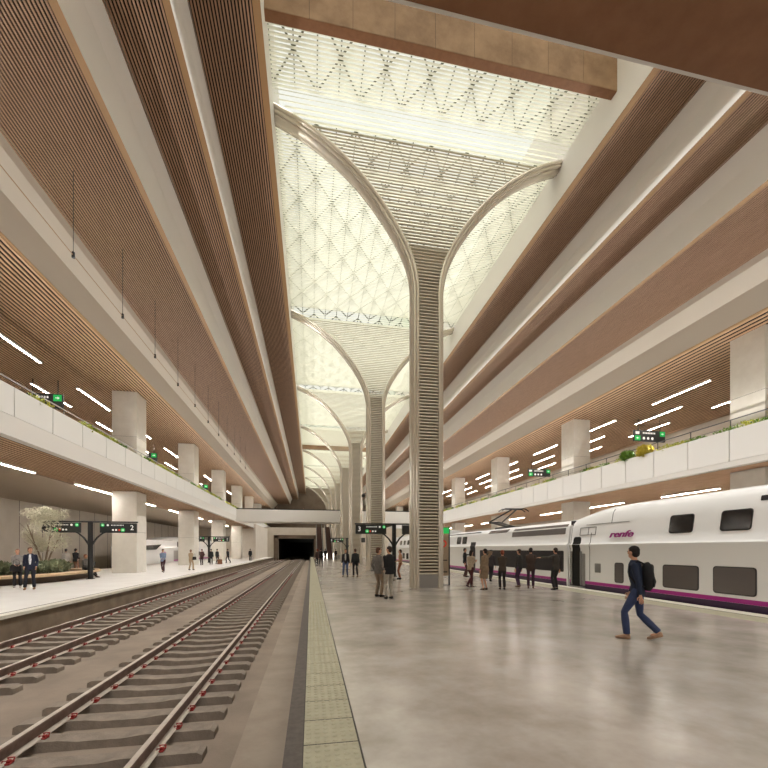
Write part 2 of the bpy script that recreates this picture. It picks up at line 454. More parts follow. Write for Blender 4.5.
def balcony(side):
    T = (lambda x: x) if side == 'left' else mir
    nm = 'left' if side == 'left' else 'right'
    t = thing('balcony', 'long white-panelled balcony with planter above the platform across the empty tracks' if side == 'left' else 'long white-panelled balcony with planter passing behind the long white train', 'balcony', (0, 0, 0), kind='structure')
    def bx(xa, xb, y0, y1, z0, z1): return B(min(T(xa), T(xb)), max(T(xa), T(xb)), y0, y1, z0, z1)
    yb0, yb1 = YN, YF
    zb, zj, zt = 5.85, (6.63 if side == 'left' else 6.15), 7.72
    bx(-10.95, -24.4, yb0, yb1, 6.2, 6.5).build('deck', M_SLAB, t)
    bx(-10.87, -11.25, yb0, yb1, zb, zj - .012).build('fascia', M_SLAB, t)
    bx(-10.93, -11.3, yb0, yb1, zj - .03, zt - .05).build('parapet_core', M_JOINT, t)
    y = 3.0 + (0.5 if side == 'left' else 0.2)
    L = 2.27; g_ = .022
    pm = bx(-10.87, -10.95, g_, L - g_, zj, zt).mesh('panel', M_PANEL)
    while y < 112:
        o = bpy.data.objects.new('panel', pm); COL.objects.link(o); o.parent = t; o.location = (0, y, 0)
        y += L
    bx(-11.25, -11.75, yb0, yb1, 6.5, 7.62).build('planter', M_SLAB, t)
    # handrail behind the planter
    hr = MB()
    xr = T(-11.95)
    hr.tube([(xr, 3, 8.55), (xr, 112, 8.55)], 0.03, 6); hr.tube([(xr, 3, 8.2), (xr, 112, 8.2)], 0.012, 5)
    yy = 4
    while yy < 112:
        hr.box(xr - .015, xr + .015, yy - .02, yy + .02, 6.5, 8.55); yy += 2.27
    hr.build('handrail', M_GREYMET if side == 'left' else M_DKGREY, t)
    # under-balcony slats
    slat_panel(T(-11.25), T(-14.9 if side == 'left' else -24.3), zb - 0.02, 0.24, 0.5, 0.025, M_WOOD, y0=yb0, y1=86, depth_void=0.3,
               label='oak slatted soffit below the balcony ' + ('across the empty tracks' if side == 'left' else 'behind the train'))
    if side == 'left':
        S(B(-24.4, -14.9, YN, 86, 5.8, 6.1).build('ceiling', M_PLAST), 'smooth plaster ceiling behind the soffit slats over the left platform', 'ceiling')
    # planting
    mb = MB()
    y = 3.5
    while y < 105:
        big = random.random()
        n = int(150 if y < 45 else 60 if y < 70 else 25)
        sz = .12 if y < 45 else .2
        if big > (.25 if side == 'left' else .35):
            leafs(mb, (T(-10.98 - random.uniform(0, .06)), y, 7.76), (.13, .75, random.uniform(.08, .22)), n, sz, 1.0, 0 if random.random() < .6 else 1)
        y += 0.9
    o = mb.build('planter_plants', [M_LEAFY, M_LEAFG])
    tag(o, f'low yellow-green plants trailing along the {"balcony planter over the far platform" if side=="left" else "balcony planter above the white train"}', 'plants', kind='stuff')
    return t
balcony('left'); balcony('right')
def bush(name, label, px, Y, m, r, zc):
    mb = MB(); leafs(mb, (0, 0, 0.12), (r, r, r * .75), 900, .17, 1.2)
    st = MB(); st.tube([(0, 0, -.25), (0.02, 0, 0.1)], .03, 5)
    t = thing(name, label, 'shrub', (px, Y, zc))
    mb.build('foliage', m, t); st.build('stem', M_TRUNK, t)
bush('rounded_shrub', 'rounded green shrub in the balcony planter, left of a golden one', mir(-11.0), 23.6, M_LEAFG, .4, 7.82)
bush('rounded_shrub', 'rounded golden-yellow shrub in the balcony planter below the hanging sign', mir(-11.0), 22.2, M_LEAFYY, .45, 7.82)

# bridges crossing the hall
def bridge(y0, y1, label, soffit, bright=False):
    t = thing('footbridge', label, 'footbridge', (0, 0, 0), kind='structure')
    B(-10.86, 20.86, y0 + .03, y1 - .03, 5.825, 6.4).build('deck', soffit, t)
    for yy0, yy1 in ((y0, y0 + .18), (y1 - .18, y1)):
        B(-10.86, 20.86, yy0, yy1, 5.83, 7.62).build('parapet', M_PANEL, t)
        r = MB(); ym = (yy0 + yy1) / 2
        r.box(-10.86, 20.86, ym - .06, ym + .06, 7.62, 7.78)
        r.build('handrail', M_BLACK, t)
bridge(62.2, 66.6, 'white footbridge crossing the hall below the far columns', M_SLAB)
bridge(-3.2, 2.96, 'brown underside of the footbridge passing overhead at the top right', M_BRUN)

# ------------------------------------------------------------------ pillars
def pillar(x, y, z0, z1, label):
    t = MB()
    h = z1 - z0
    n = max(2, int(h / 2.2))
    for i in range(n):
        a, b = z0 + h * i / n, z0 + h * (i + 1) / n
        t.box(-.8, .8, -.85, .85, a + .006, b - .006, 0)
    t.box(-.785, .785, -.835, .835, z0, z1, 1)
    o = t.build('square_pillar', [M_PILLAR, M_JOINT], loc=(x, y, 0), bevel=0.012)
    S(o, label, 'pillar')
pl = [32.0 + BAY * k - BAY for k in range(7)]
for i, y in enumerate(pl):
    if i > 0:
        pillar(-13.0, y, 0, 5.8, f'{ORD[i-1]} square white pillar on the platform across the empty tracks')
        pillar(-13.0, y, 6.5, ZE - .02, f'{ORD[i-1]} square white pillar standing on the left balcony')
    pillar(23.0, y - (.7 if i == 0 else .25), 6.5, ZE - .02, f'{ORD[i]} square white pillar standing on the right balcony')
    pillar(23.0, y - (.7 if i == 0 else .25), 0, 5.8, f'{ORD[i]} square white pillar rising behind the long white train')

# ------------------------------------------------------------------ tree columns and skylight
ARCH = [(13.0, .43), (13.7, .47), (14.56, .72), (15.5, 1.3), (16.7, 2.0), (18.05, 3.15), (19.1, 4.5), (20.0, 6.5)]
def arch_pts():
    P = [Vector((.43, 11.5))] + [Vector((wv, z)) for z, wv in ARCH]
    # smooth the measured outline
    C = [Vector((.43, 12.4)), Vector((.44, 13.2)), Vector((.60, 14.1)), Vector((.93, 14.95)), Vector((1.38, 15.75)), Vector((2.0, 16.65)), Vector((2.9, 17.7)), Vector((4.0, 18.65)), Vector((5.2, 19.4)), Vector((6.5, 19.95))]
    out = []
    for i in range(len(C) - 1):
        p0 = C[max(i - 1, 0)]; p1 = C[i]; p2 = C[i + 1]; p3 = C[min(i + 2, len(C) - 1)]
        for k in range(4):
            t = k / 4
            out.append(0.5 * ((2 * p1) + (-p0 + p2) * t + (2 * p0 - 5 * p1 + 4 * p2 - p3) * t * t + (-p0 + 3 * p1 - 3 * p2 + p3) * t ** 3))
    out.append(C[-1])
    return out
AP = arch_pts()
def half_w(z):
    if z <= AP[0].y: return AP[0].x
    for a, b in zip(AP, AP[1:]):
        if a.y <= z <= b.y:
            return a.x + (b.x - a.x) * (z - a.y) / max(b.y - a.y, 1e-6)
    return 6.5
# rib cross-section: u outwards from the louvers, v along the track
def rib_section():
    pts = []
    pts += [(-.03, -.42), (-.03, -.36)]
    sec = [(-.02, -.40), (.03, -.43), (.09, -.42), (.12, -.37), (.125, -.33),
           (.17, -.335), (.21, -.32), (.225, -.28), (.22, -.24)]
    # central tube bulge
    for k in range(11):
        a = -PI * .5 + PI * k / 10
        sec.append((.20 + .11 * math.cos(a), .19 * math.sin(a)))
    sec += [(.22, .24), (.225, .28), (.21, .32), (.17, .335), (.125, .33), (.12, .37), (.09, .42), (.03, .43), (-.02, .40)]
    return sec
RS = rib_section()
def rib_mesh(s):
    path = [Vector((.43, 0.0)), Vector((.43, 4.0)), Vector((.43, 8.0)), Vector((.43, 11.5))] + AP
    mb = MB(); n = len(RS); vs = []; fs = []
    for i, p in enumerate(path):
        t = path[min(i + 1, len(path) - 1)] - path[max(i - 1, 0)]; t.normalize()
        nx, nz = t.y, -t.x
        for u, v in RS:
            vs.append((s * (p.x + nx * u), v, p.y + nz * u))
    for i in range(len(path) - 1):
        for k in range(n):
            a = i * n + k; b = i * n + (k + 1) % n
            q = (a, b, b + n, a + n)
            fs.append(q if s > 0 else q[::-1])
    fs.append(tuple(range(n))); fs.append(tuple(range((len(path) - 1) * n, len(path) * n)))
    mb.add(vs, fs)
    me = mb.mesh('rib', M_RIB)
    bm = bmesh.new(); bm.from_mesh(me); bmesh.ops.recalc_face_normals(bm, faces=bm.faces); bm.to_mesh(me); bm.free()
    for p in me.polygons: p.use_smooth = True
    me.set_sharp_from_angle(angle=math.radians(50))
    return me
RIBL, RIBR = rib_mesh(-1), rib_mesh(1)
RC = 0.6  # cove radius
def louver_meshes():
    fr = MB(); z = 0.62; pitch = 0.14
    def slat(mb, w_, y, z, ang, s=1, dep=.085, th=.035):
        c, sn = math.cos(ang), math.sin(ang)
        q = [(-dep / 2, -th / 2), (dep / 2, -th / 2), (dep / 2, th / 2), (-dep / 2, th / 2)]
        P = [(y + a * c - b * sn, z + a * sn + b * c) for a, b in q]
        mb.prism(P, 'x', -w_, w_)
    while z < 19.25:
        slat(fr, half_w(z) + .01, -.33, z, math.radians(-12) if z > 13 else math.radians(-25), dep=.085 - .038 * min(1, max(0, (z - 14.2) / 3.0)), th=.06 if z < 13 else .06 - .032 * min(1, (z - 13) / 3.5)); z += pitch
    cv = MB()
    # cove up to the skylight plane
    n = int(RC * PI / 2 / pitch)
    for k in range(n + 1):
        a = (k / n) * PI / 2
        yy = -.33 - RC * (1 - math.cos(a)); zz = 19.25 + RC * math.sin(a)
        slat(cv, min(6.45, half_w(zz) + .01), yy, zz, a * .8 - .3, dep=.09, th=.02)
    z = .62
    bk = MB()
    while z < 15.4:
        slat(bk, half_w(z) + .01, .33, z, math.radians(12), dep=.06, th=.03); z += pitch
    return fr.mesh('front_louvers', M_LOUV), bk.mesh('rear_louvers', M_LOUV), cv.mesh('cove_louvers', M_SKYL)
LF, LB, LC = louver_meshes()
PLm = B(-.44, .44, -.36, .36, 0, .6).mesh('plinth', M_GREYMET)
def core_mesh():
    mb = B(-.42, .42, -.12, .12, .5, 12.6)
    z = 12.6
    while z < 13.7:
        a, b = half_w(z) + .02, half_w(z + .3) + .02
        mb.add([(-a, -.05, z), (a, -.05, z), (b, -.05, z + .3), (-b, -.05, z + .3), (-a, .05, z), (a, .05, z), (b, .05, z + .3), (-b, .05, z + .3)],
               [(0, 1, 2, 3), (7, 6, 5, 4), (0, 3, 7, 4), (1, 5, 6, 2), (3, 2, 6, 7), (0, 4, 5, 1)]); z += .3
    return mb.mesh('core', M_CORE)
COm = core_mesh()
def tree_column(i):
    y = YC[i]
    lab = ['slatted tree column nearest the viewer, flaring into wide arched ribs', 'second slatted tree column behind the nearest one', 'third slatted tree column along the platform',
           'fourth slatted tree column, narrow in the distance', 'fifth slatted tree column near the far footbridge', 'sixth slatted tree column beyond the footbridge', 'seventh slatted tree column far beyond the footbridge', 'farthest slatted tree column before the end wall'][i]
    t = thing('tree_column', lab, 'column', (5.06, y, 0), group=None); t.scale = (1.05, 1, 1)
    for nme, me in (('rib', RIBL), ('rib', RIBR), ('front_louvers', LF), ('rear_louvers', LB), ('cove_louvers', LC), ('plinth', PLm), ('core', COm)):
        o = bpy.data.objects.new(nme, me); COL.objects.link(o); o.parent = t
    if i > 4: t.location.z = 0.0
for i in range(8): tree_column(i)

# skylight bays: frosted louvers with a steel lattice above, open to the sky
def skylight(n, y0, y1, label, dz=0.0):
    t = thing('window_%d' % n, label, 'skylight', (0, 0, 0), kind='structure')
    mb = MB(); y = y0 + .07; pitch = 0.145 if y0 < 45 else .2
    while y < y1:
        c, s_ = math.cos(.12), math.sin(.12)
        mb.box(-1.5, 11.5, y - pitch * .27, y + pitch * .27, 19.84 + dz, 19.865 + dz); y += pitch
    mb.build('louvers', M_SKYL, t)
    lt = MB(); y1 = y1 + .33 + RC + .3 if y1 - y0 > 3 and dz == 0 and abs(y1 - 71.0) > .1 else y1
    zz = 20.13 + dz
    xs = [-1.5 + .8667 * k for k in range(16)]
    for x in xs: lt.box(x - .022, x + .022, y0, y1, zz - .03, zz + .03)
    # diagonals: a diamond lattice
    hy = 1.3
    m = int((y1 - y0) / hy) + 1
    for j in range(m):
        ya = y0 + j * hy; yb = min(ya + hy, y1); fr = (yb - ya) / hy
        if fr < .05: continue
        for i in range(15):
            up = (i + j) % 2 == 0
            xa, xb = (xs[i], xs[i + 1]) if up else (xs[i + 1], xs[i])
            xe = xa + (xb - xa) * fr
            lt.add([(xa - .03, ya, zz - .03), (xa + .03, ya, zz - .03), (xe + .03, yb, zz - .03), (xe - .03, yb, zz - .03),
                    (xa - .03, ya, zz + .03), (xa + .03, ya, zz + .03), (xe + .03, yb, zz + .03), (xe - .03, yb, zz + .03)],
                   [(0, 3, 2, 1), (4, 5, 6, 7), (0, 1, 5, 4), (1, 2, 6, 5), (2, 3, 7, 6), (3, 0, 4, 7)])
    lt.build('lattice', M_LATT, t)
edges = []
prev = YN
names = ['glowing skylight bay with steel lattice behind the concrete beam', 'glowing skylight bay between the nearest and second tree columns', 'skylight bay between the second and third tree columns', 'skylight bay between the third and fourth tree columns',
         'skylight bay between the fourth and fifth tree columns', 'skylight bay beyond the fifth tree column', 'skylight bay beyond the sixth tree column', 'farthest skylight bay']
BEAMY = [13.3, 71.0]
n = 1
segs = [(YN, 13.3)]
for i, yc in enumerate(YC):
    a = 13.75 if i == 0 else YC[i - 1] + .36
    b = yc - .33 - RC
    if i == 4: segs += [(a, 71.0), (71.45, b)]
    else: segs.append((a, b))
segs.append((YC[7] + .36, YF))
for i, (a, b) in enumerate(segs):
    if b - a < .2: continue
    lab = 'skylight bay above the overhead footbridge' if i == 0 else ('glowing skylight bay just behind the stained concrete beam' if i == 1 else f'glowing skylight bay with louvers, {ORD[min(i-1,13)]} counting away from the viewer')
    skylight(i + 1, a, b, lab, 3.0 if i == 0 else 0.0)
def cross_beam(y0, y1, label):
    mb = MB()
    nx = 9
    for k in range(nx):
        a = -1.5 + 13 * k / nx; b = -1.5 + 13 * (k + 1) / nx
        mb.box(a + .006, b - .006, y0, y1, 19.2, 23.0, 0)
    mb.box(-1.5, 11.5, y0 + .01, y1 - .01, 19.21, 22.98, 1)
    mb.box(-1.5, 11.5, y0 + .02, y1 + .0, 19.185, 19.205, 2)
    S(mb.build('ceiling_beam', [M_BEAM, M_JOINT, M_BRUN]), label, 'beam')
cross_beam(13.42, 13.75, 'stained concrete beam crossing the near end of the skylight')
cross_beam(71.0, 71.45, 'brown beam crossing the far skylight bays')

# ------------------------------------------------------------------ far end wall with tunnel portal
e = MB()
e.box(-25.4, -6.7, 86, 87, -1.2, 6.2); e.box(-6.7, .6, 86, 87, 3.9, 6.2); e.box(.6, 35.4, 86, 87, -1.2, 6.2)
S(e.build('wall_front', M_WALLP), 'pale end wall of the platforms around the tunnel mouth', 'wall')
S(B(-25.4, 35.4, 87, YF, 5.9, 6.2).build('floor', M_SLAB), 'upper floor beyond the far footbridge', 'floor')
tn = MB()
tn.box(-7.5, -6.7, 87, 140, -1.2, 4.4); tn.box(.6, 1.4, 87, 140, -1.2, 4.4); tn.box(-7.5, 1.4, 87, 140, 3.9, 4.5); tn.box(-7.5, 1.4, 140, 141, -1.2, 4.5)
S(tn.build('wall_front', M_TUNNEL), 'dark tunnel swallowing the two empty tracks', 'tunnel')
pf = MB(); pf.box(-7.6, -6.7, 85.6, 86, -.7, 4.6); pf.box(.6, 1.0, 85.6, 86, -.7, 4.6); pf.box(-7.6, 1.0, 85.6, 86, 3.9, 4.6)
S(pf.build('trim_8', M_ENDW), 'brown frame around the dark tunnel mouth', 'trim')
# side wall piece between the left platform and the tunnel
S(B(-9.2, -8.9, 68, 86, 0, 5.8).build('wall_side', M_WALLP), 'pale wall closing the far end of the left platform', 'wall')

# ------------------------------------------------------------------ lamps
def lamp_mesh(L, m=M_EMIT):
    a = B(-.045, .045, 0, L, 0, .012).mesh('diffuser', m)
    b = B(-.1, .1, -.03, L + .03, .012, .1).mesh('housing', M_WHITE)
    return a, b
LA, LBm = lamp_mesh(4.5); LA2, _ = lamp_mesh(4.5, M_EMIT2)
def lamp(x, y, z, label, grp, dm=None):
    t = thing('linear_ceiling_light', label, 'ceiling light', (x, y, z), group=grp)
    for nme, me in (('diffuser', dm or LA), ('housing', LBm)):
        o = bpy.data.objects.new(nme, me); COL.objects.link(o); o.parent = t
for r, x in enumerate((-15.9, -18.5)):
    rowname = ['row nearest the balcony edge', 'second row from the balcony edge', 'third row from the balcony edge'][r]
    for k in range(8):
        lamp(x, 22.7 + 8.35 * (k - (r == 1) * .1) - (0 if r != 1 else -.5), ZE - .1, f'{ORD[k]} linear light above the left balcony, {rowname}', 'linear lights above the left balcony')
for r, x in enumerate((25.9, 28.5, 31.1)):
    rowname = ['row nearest the balcony edge', 'second row from the balcony edge', 'third row from the balcony edge'][r]
    for k in range(8):
        lamp(x, (22.1, 26.6, 30.2)[r] + 8.35 * k - (8.35 if r == 2 else 0), ZE - .1, f'{ORD[k]} linear light above the right balcony, {rowname}', 'linear lights above the right balcony')
for k in range(9):
    lamp(-14.45, 19.9 + 8.35 * (k - 1) - .2, 5.72, f'{ORD[k]} linear light below the left balcony soffit', 'linear lights below the left balcony', LA2)
    lamp(26.9, 22.3 + 8.35 * (k - 1), 5.72, f'{ORD[k]} linear light below the right balcony soffit behind the train', 'linear lights below the right balcony', LA2)

# pendant rods hanging from the wide slatted panel on the left with a long cable
cb = MB(); cb.tube([(-8.12, 6, Z0 + 10.2), (-8.12, 100, Z0 + 10.2)], .014, 5)
tag(cb.build('hanging_cable', M_TRIM), 'long thin cable hung along the hall beside the left fascia beam', 'cable')
for k in range(12):
    y = 11.9 + 3.7 * k
    t = thing('pendant_spotlight', f'{ORD[k]} thin rod with small dark spotlight hanging from the wide slatted panel', 'spotlight', (-8.12, y, Z0 + 10.2), group='rods hanging along the left ceiling')
    rd = MB(); rd.tube([(0, 0, .05), (0, 0, 2.95)], .011, 5); rd.build('rod', M_DKGREY, t)
    sp = MB(); sp.tube([(0, 0, -.09), (0, 0, .1)], [.055, .05], 8); sp.build('lamp_head', M_BLACK, t)

# ------------------------------------------------------------------ signs
def text(name, body, size, loc, rot, m, parent=None, ext=0.004, shear=0, xs=1.0, off=0.0, align='CENTER'):
    cu = bpy.data.curves.new(name, 'FONT'); cu.body = body; cu.size = size; cu.extrude = ext; cu.shear = shear
    cu.align_x = align; cu.align_y = 'CENTER'; cu.offset = off; cu.resolution_u = 4
    tmp = bpy.data.objects.new('tmp', cu); COL.objects.link(tmp)
    dg = bpy.context.evaluated_depsgraph_get()
    me = bpy.data.meshes.new_from_object(tmp.evaluated_get(dg))
    bpy.data.objects.remove(tmp)
    for v in me.vertices: v.co.x *= xs
    me.materials.clear(); me.materials.append(m)
    o = bpy.data.objects.new(name, me); COL.objects.link(o)
    o.location = loc; o.rotation_euler = rot
    if parent: o.parent = parent
    return o
R_F = (PI / 2, 0, 0)
def arrow(mb, cx, cz, s, y, d=1):
    # plain arrow pointing sideways
    mb.prism([(cx - d * s * .5, cz - s * .1), (cx + d * s * .05, cz - s * .1), (cx + d * s * .05, cz + s * .1), (cx - d * s * .5, cz + s * .1)], 'y', y - .004, y)
    mb.prism([(cx + d * s * .0, cz - s * .38), (cx + d * s * .5, cz), (cx, cz + s * .38)], 'y', y - .004, y)
def disc(mb, cx, cz, r, y, mi=0, seg=14):
    mb.prism([(cx + r * math.cos(2 * PI * k / seg), cz + r * math.sin(2 * PI * k / seg)) for k in range(seg)], 'y', y - .005, y, mi)
def sign_panel(parent, x0, x1, z0, z1, number, flip=False, num_right=True):
    p = B(x0, x1, -.07, .07, z0, z1).build('sign_panel', M_SIGN, parent, bevel=.01)
    W, H = x1 - x0, z1 - z0; y = -.072
    X = (lambda u: x0 + W * u) if not flip else (lambda u: x1 - W * u)
    g = MB(); 
    disc(g, X(.08), z0 + H * .78, H * .17, y); disc(g, X(.63), z0 + H * .3, H * .2, y)
    g.build('green_symbol', M_GREEN, p)
    wm = MB()
    disc(wm, X(.22), z0 + H * .78, H * .11, y, 0); disc(wm, X(.36), z0 + H * .3, H * .09, y, 0); disc(wm, X(.445), z0 + H * .3, H * .1, y, 0); disc(wm, X(.53), z0 + H * .3, H * .1, y, 1)
    for k in range(9):
        u = .32 + k * .04
        wm.prism([(X(u) - .018, z0 + H * .73), (X(u) + .018, z0 + H * .73), (X(u) + .018, z0 + H * .83), (X(u) - .018, z0 + H * .83)], 'y', y - .004, y, 0)
    arrow(wm, X(.08), z0 + H * .78, H * .2, y - .006, 1); arrow(wm, X(.63), z0 + H * .3, H * .24, y - .006, 1)
    wm.build('sign_marks', [M_SWHITE, M_SRED], p)
    if number: text('platform_number', number, H * .72, (X(.88), y, z0 + H * .52), R_F, M_SWHITE, p)
    return p
def branch_sign(loc, label, nums, flips):
    t = thing('platform_sign', label, 'sign', loc)
    mb = MB(); mb.tube([(0, 0, 0), (0, 0, 3.22)], .13, 12); mb.tube([(0, 0, 0), (0, 0, .03)], .2, 12)
    mb.build('post', M_BLACK, t, smooth=40)
    B(-2.45, 2.45, -.05, .05, 3.2, 3.28).build('crossbar', M_BLACK, t)
    for s, nmb, fl in ((-1, nums[0], flips[0]), (1, nums[1], flips[1])):
        br = MB()
        br.tube([(0, 0, 1.75), (s * .12, 0, 2.02), (s * .34, 0, 2.34), (s * .62, 0, 2.6), (s * .95, 0, 2.74)], [.07, .06, .05, .045, .04], 8)
        br.build('curved_bracket', M_BLACK, t, smooth=60)
        x0, x1 = (.5, 2.4) if s > 0 else (-2.4, -.5)
        sign_panel(t, x0, x1, 2.62, 3.18, nmb, fl)
for_sign = branch_sign((-12.3, 25.3, 0), 'black branching platform sign with number 2 behind the round bench', (None, '2'), (True, False))
branch_sign((5.07, 24.3, 0), 'black branching platform sign with number 3 between the nearest two tree columns', ('3', None), (True, True))
branch_sign((-12.5, 52.9, 0), 'small black branching sign far along the opposite platform', ('2', '2'), (True, False))
branch_sign((5.0, 56.5, 0), 'distant black platform sign between far tree columns', ('3', None), (True, False))

def upper_sign(x0, x1, y, label, mirror_=False):
    z0, z1 = 11.0, 11.95
    t = thing('hanging_sign', label, 'sign', ((x0 + x1) / 2, y, z0))
    W = x1 - x0
    p = B(-W / 2, W / 2, -.08, .08, 0, .95).build('sign_panel', M_DKGREY if not mirror_ else M_DKGREY, t, bevel=.01)
    for s in (-.35, .35):
        B(s * W - .02, s * W + .02, -.02, .02, .95, ZE - 11.0 + .02).build('hanger', M_BLACK, t)
    g = MB(); g.box(W / 2 - .55, W / 2 - .06, -.086, -.08, .48, .9)
    if not mirror_: g.box(-W / 2 + .05, -W / 2 + .6, -.086, -.08, .05, .47)
    g.build('green_symbol', M_GREEN, p)
    wm = MB(); arrow(wm, W / 2 - .3, .69, .26, -.088)
    if not mirror_:
        arrow(wm, -W / 2 + .32, .26, .26, -.088, -1)
        for k in range(3): disc(wm, -W / 2 + .95 + .42 * k, .26, .12, -.082)
        for k in range(8): wm.box(-W / 2 + .85 + k * .16, -W / 2 + .95 + k * .16, -.084, -.08, .64, .78)
        wm.box(-W / 2 + .12, -W / 2 + .5, -.084, -.08, .6, .82)
    else:
        for k in range(7): wm.box(-W / 2 + .2 + k * .16, -W / 2 + .3 + k * .16, -.084, -.08, .64, .78)
    wm.build('sign_marks', M_SWHITE, p)
upper_sign(27.3, 30.4, 30, 'dark hanging sign with two green squares over the right balcony, nearer one')
upper_sign(27.3, 30.4, 47, 'dark hanging sign with green squares over the right balcony, farther one')
for k, (y, l) in enumerate(((30, 'nearest'), (46.5, 'second'), (68, 'third'))):
    upper_sign(-18.3, -16.2, y, f'{l} grey hanging sign with one green square over the left balcony', True)

# slim information totem beside the nearest tree column
t = thing('information_totem', 'slim information stand with green header beside the nearest tree column', 'information stand', (6.1, 17.95, 0))
B(-.42, .24, -.05, .03, .45, 2.68).build('panel', mat('totem_beige', (178, 158, 134), .5), t)
B(-.44, .26, -.06, .04, 2.42, 2.7).build('header', M_GREEN, t)
MB().box(.26, .31, -.04, .04, 0, 2.75).build('post', M_BLACK, t)
MB().box(-.5, -.45, -.04, .04, 0, 2.7).build('post', M_BLACK, t)
B(-.5, .31, -.06, .06, 0, .03).build('foot', M_BLACK, t)
rg = MB()
for k in range(16):
    a0, a1 = 2 * PI * k / 16, 2 * PI * (k + 1) / 16
    rg.prism([(-.02 + .17 * math.cos(a0), 1.95 + .17 * math.sin(a0)), (-.02 + .17 * math.cos(a1), 1.95 + .17 * math.sin(a1)), (-.02 + .11 * math.cos(a1), 1.95 + .11 * math.sin(a1)), (-.02 + .11 * math.cos(a0), 1.95 + .11 * math.sin(a0))], 'y', -.056, -.05)
rg.build('red_ring', M_SRED, t)
lb = MB(); lb.box(-.36, .18, -.056, -.05, 1.15, 1.2); lb.box(-.36, .18, -.056, -.05, .6, .66); lb.build('notice_lines', M_DKGREY, t)

# ------------------------------------------------------------------ bench planter with tree
bx_, by_ = -14.9, 24.8
def ellring(a, b, n=56, p=2.4):
    out = []
    for k in range(n):
        t_ = 2 * PI * k / n; c, s_ = math.cos(t_), math.sin(t_)
        out.append((a * abs(c) ** (2 / p) * (1 if c > 0 else -1), b * abs(s_) ** (2 / p) * (1 if s_ > 0 else -1)))
    return out
bn = thing('planter_bench', 'long oval timber-topped planter bench on a dark base', 'bench', (bx_, by_, 0))
def ring_solid(o_, i_, z0, z1):
    mb = MB(); n = len(o_)
    vs = [(x, y, z0) for x, y in o_] + [(x, y, z1) for x, y in o_] + [(x, y, z0) for x, y in i_] + [(x, y, z1) for x, y in i_]
    fs = []
    for k in range(n):
        j = (k + 1) % n
        fs += [(k, j, n + j, n + k), (n + k, n + j, 3 * n + j, 3 * n + k), (2 * n + j, 2 * n + k, 3 * n + k, 3 * n + j), (j, k, 2 * n + k, 2 * n + j)]
    return mb.add(vs, fs)
ring_solid(ellring(2.45, 4.3), ellring(1.75, 3.4), .33, .46).build('seat', M_BENCH, bn, bevel=.02)
ring_solid(ellring(1.95, 3.7), ellring(1.7, 3.3), 0, .33).build('base', M_BASE, bn)
so = MB(); so.prism(ellring(1.74, 3.38), 'z', .2, .36); so.build('soil', M_SOIL, bn)
tr = thing('olive_tree', 'pale wispy olive tree growing from the oval planter bench', 'tree', (-14.6, 25.3, .36))
tk = MB()
tips = []
for k in range(5):
    a = k * 1.3 + .4; dx, dy = math.cos(a), math.sin(a)
    p = [(0.03 * dx, .03 * dy, -.1), (.1 * dx, .1 * dy, .5), (.32 * dx, .28 * dy, 1.15), (.6 * dx, .6 * dy, 1.9), (.9 * dx, .9 * dy, 2.7)]
    tk.tube(p, [.06, .05, .038, .026, .012], 7); tips.append(p)
    for q in range(4):
        b0 = Vector(p[2 + q % 2]); ang = a + random.uniform(-1, 1)
        e_ = b0 + Vector((math.cos(ang) * .6, math.sin(ang) * .6, random.uniform(.4, 1.0)))
        tk.tube([b0, (b0 + e_) / 2 + Vector((0, 0, .08)), e_], [.018, .013, .006], 5)
tk.build('trunk', M_TRUNK, tr, smooth=60)
lf = MB()
for k in range(56):
    a = random.uniform(0, 2 * PI); r = random.uniform(.1, 1.25) ; z = random.uniform(1.35, 3.45)
    rr = r * (1.0 if 1.7 < z < 2.9 else .72)
    leafs(lf, (rr * math.cos(a), rr * math.sin(a), z), (.38, .38, .3), 130, .09, .4)
lf.build('foliage', M_LEAFO, tr)
for k, (dx, dy, r) in enumerate(((.95, -.3, .7), (.65, .9, .75), (.3, -1.3, .65), (-.6, -1.6, .7))):
    t = thing('sage_shrub', ['bushy sage-green shrub right of the olive trunk', 'sage-green shrub behind the olive trunk towards the sign post', 'sage-green shrub at the front of the oval planter', 'sage-green shrub at the near left of the oval planter'][k], 'shrub', (bx_ + dx, by_ + dy, .36))
    mb = MB(); leafs(mb, (0, 0, .3), (r * .85, r, .36), 1300, .17, 1.6); mb.build('foliage', M_LEAFS, t)
    st = MB(); st.tube([(0, 0, -.05), (0, 0, .3)], .03, 5); st.build('stem', M_TRUNK, t)

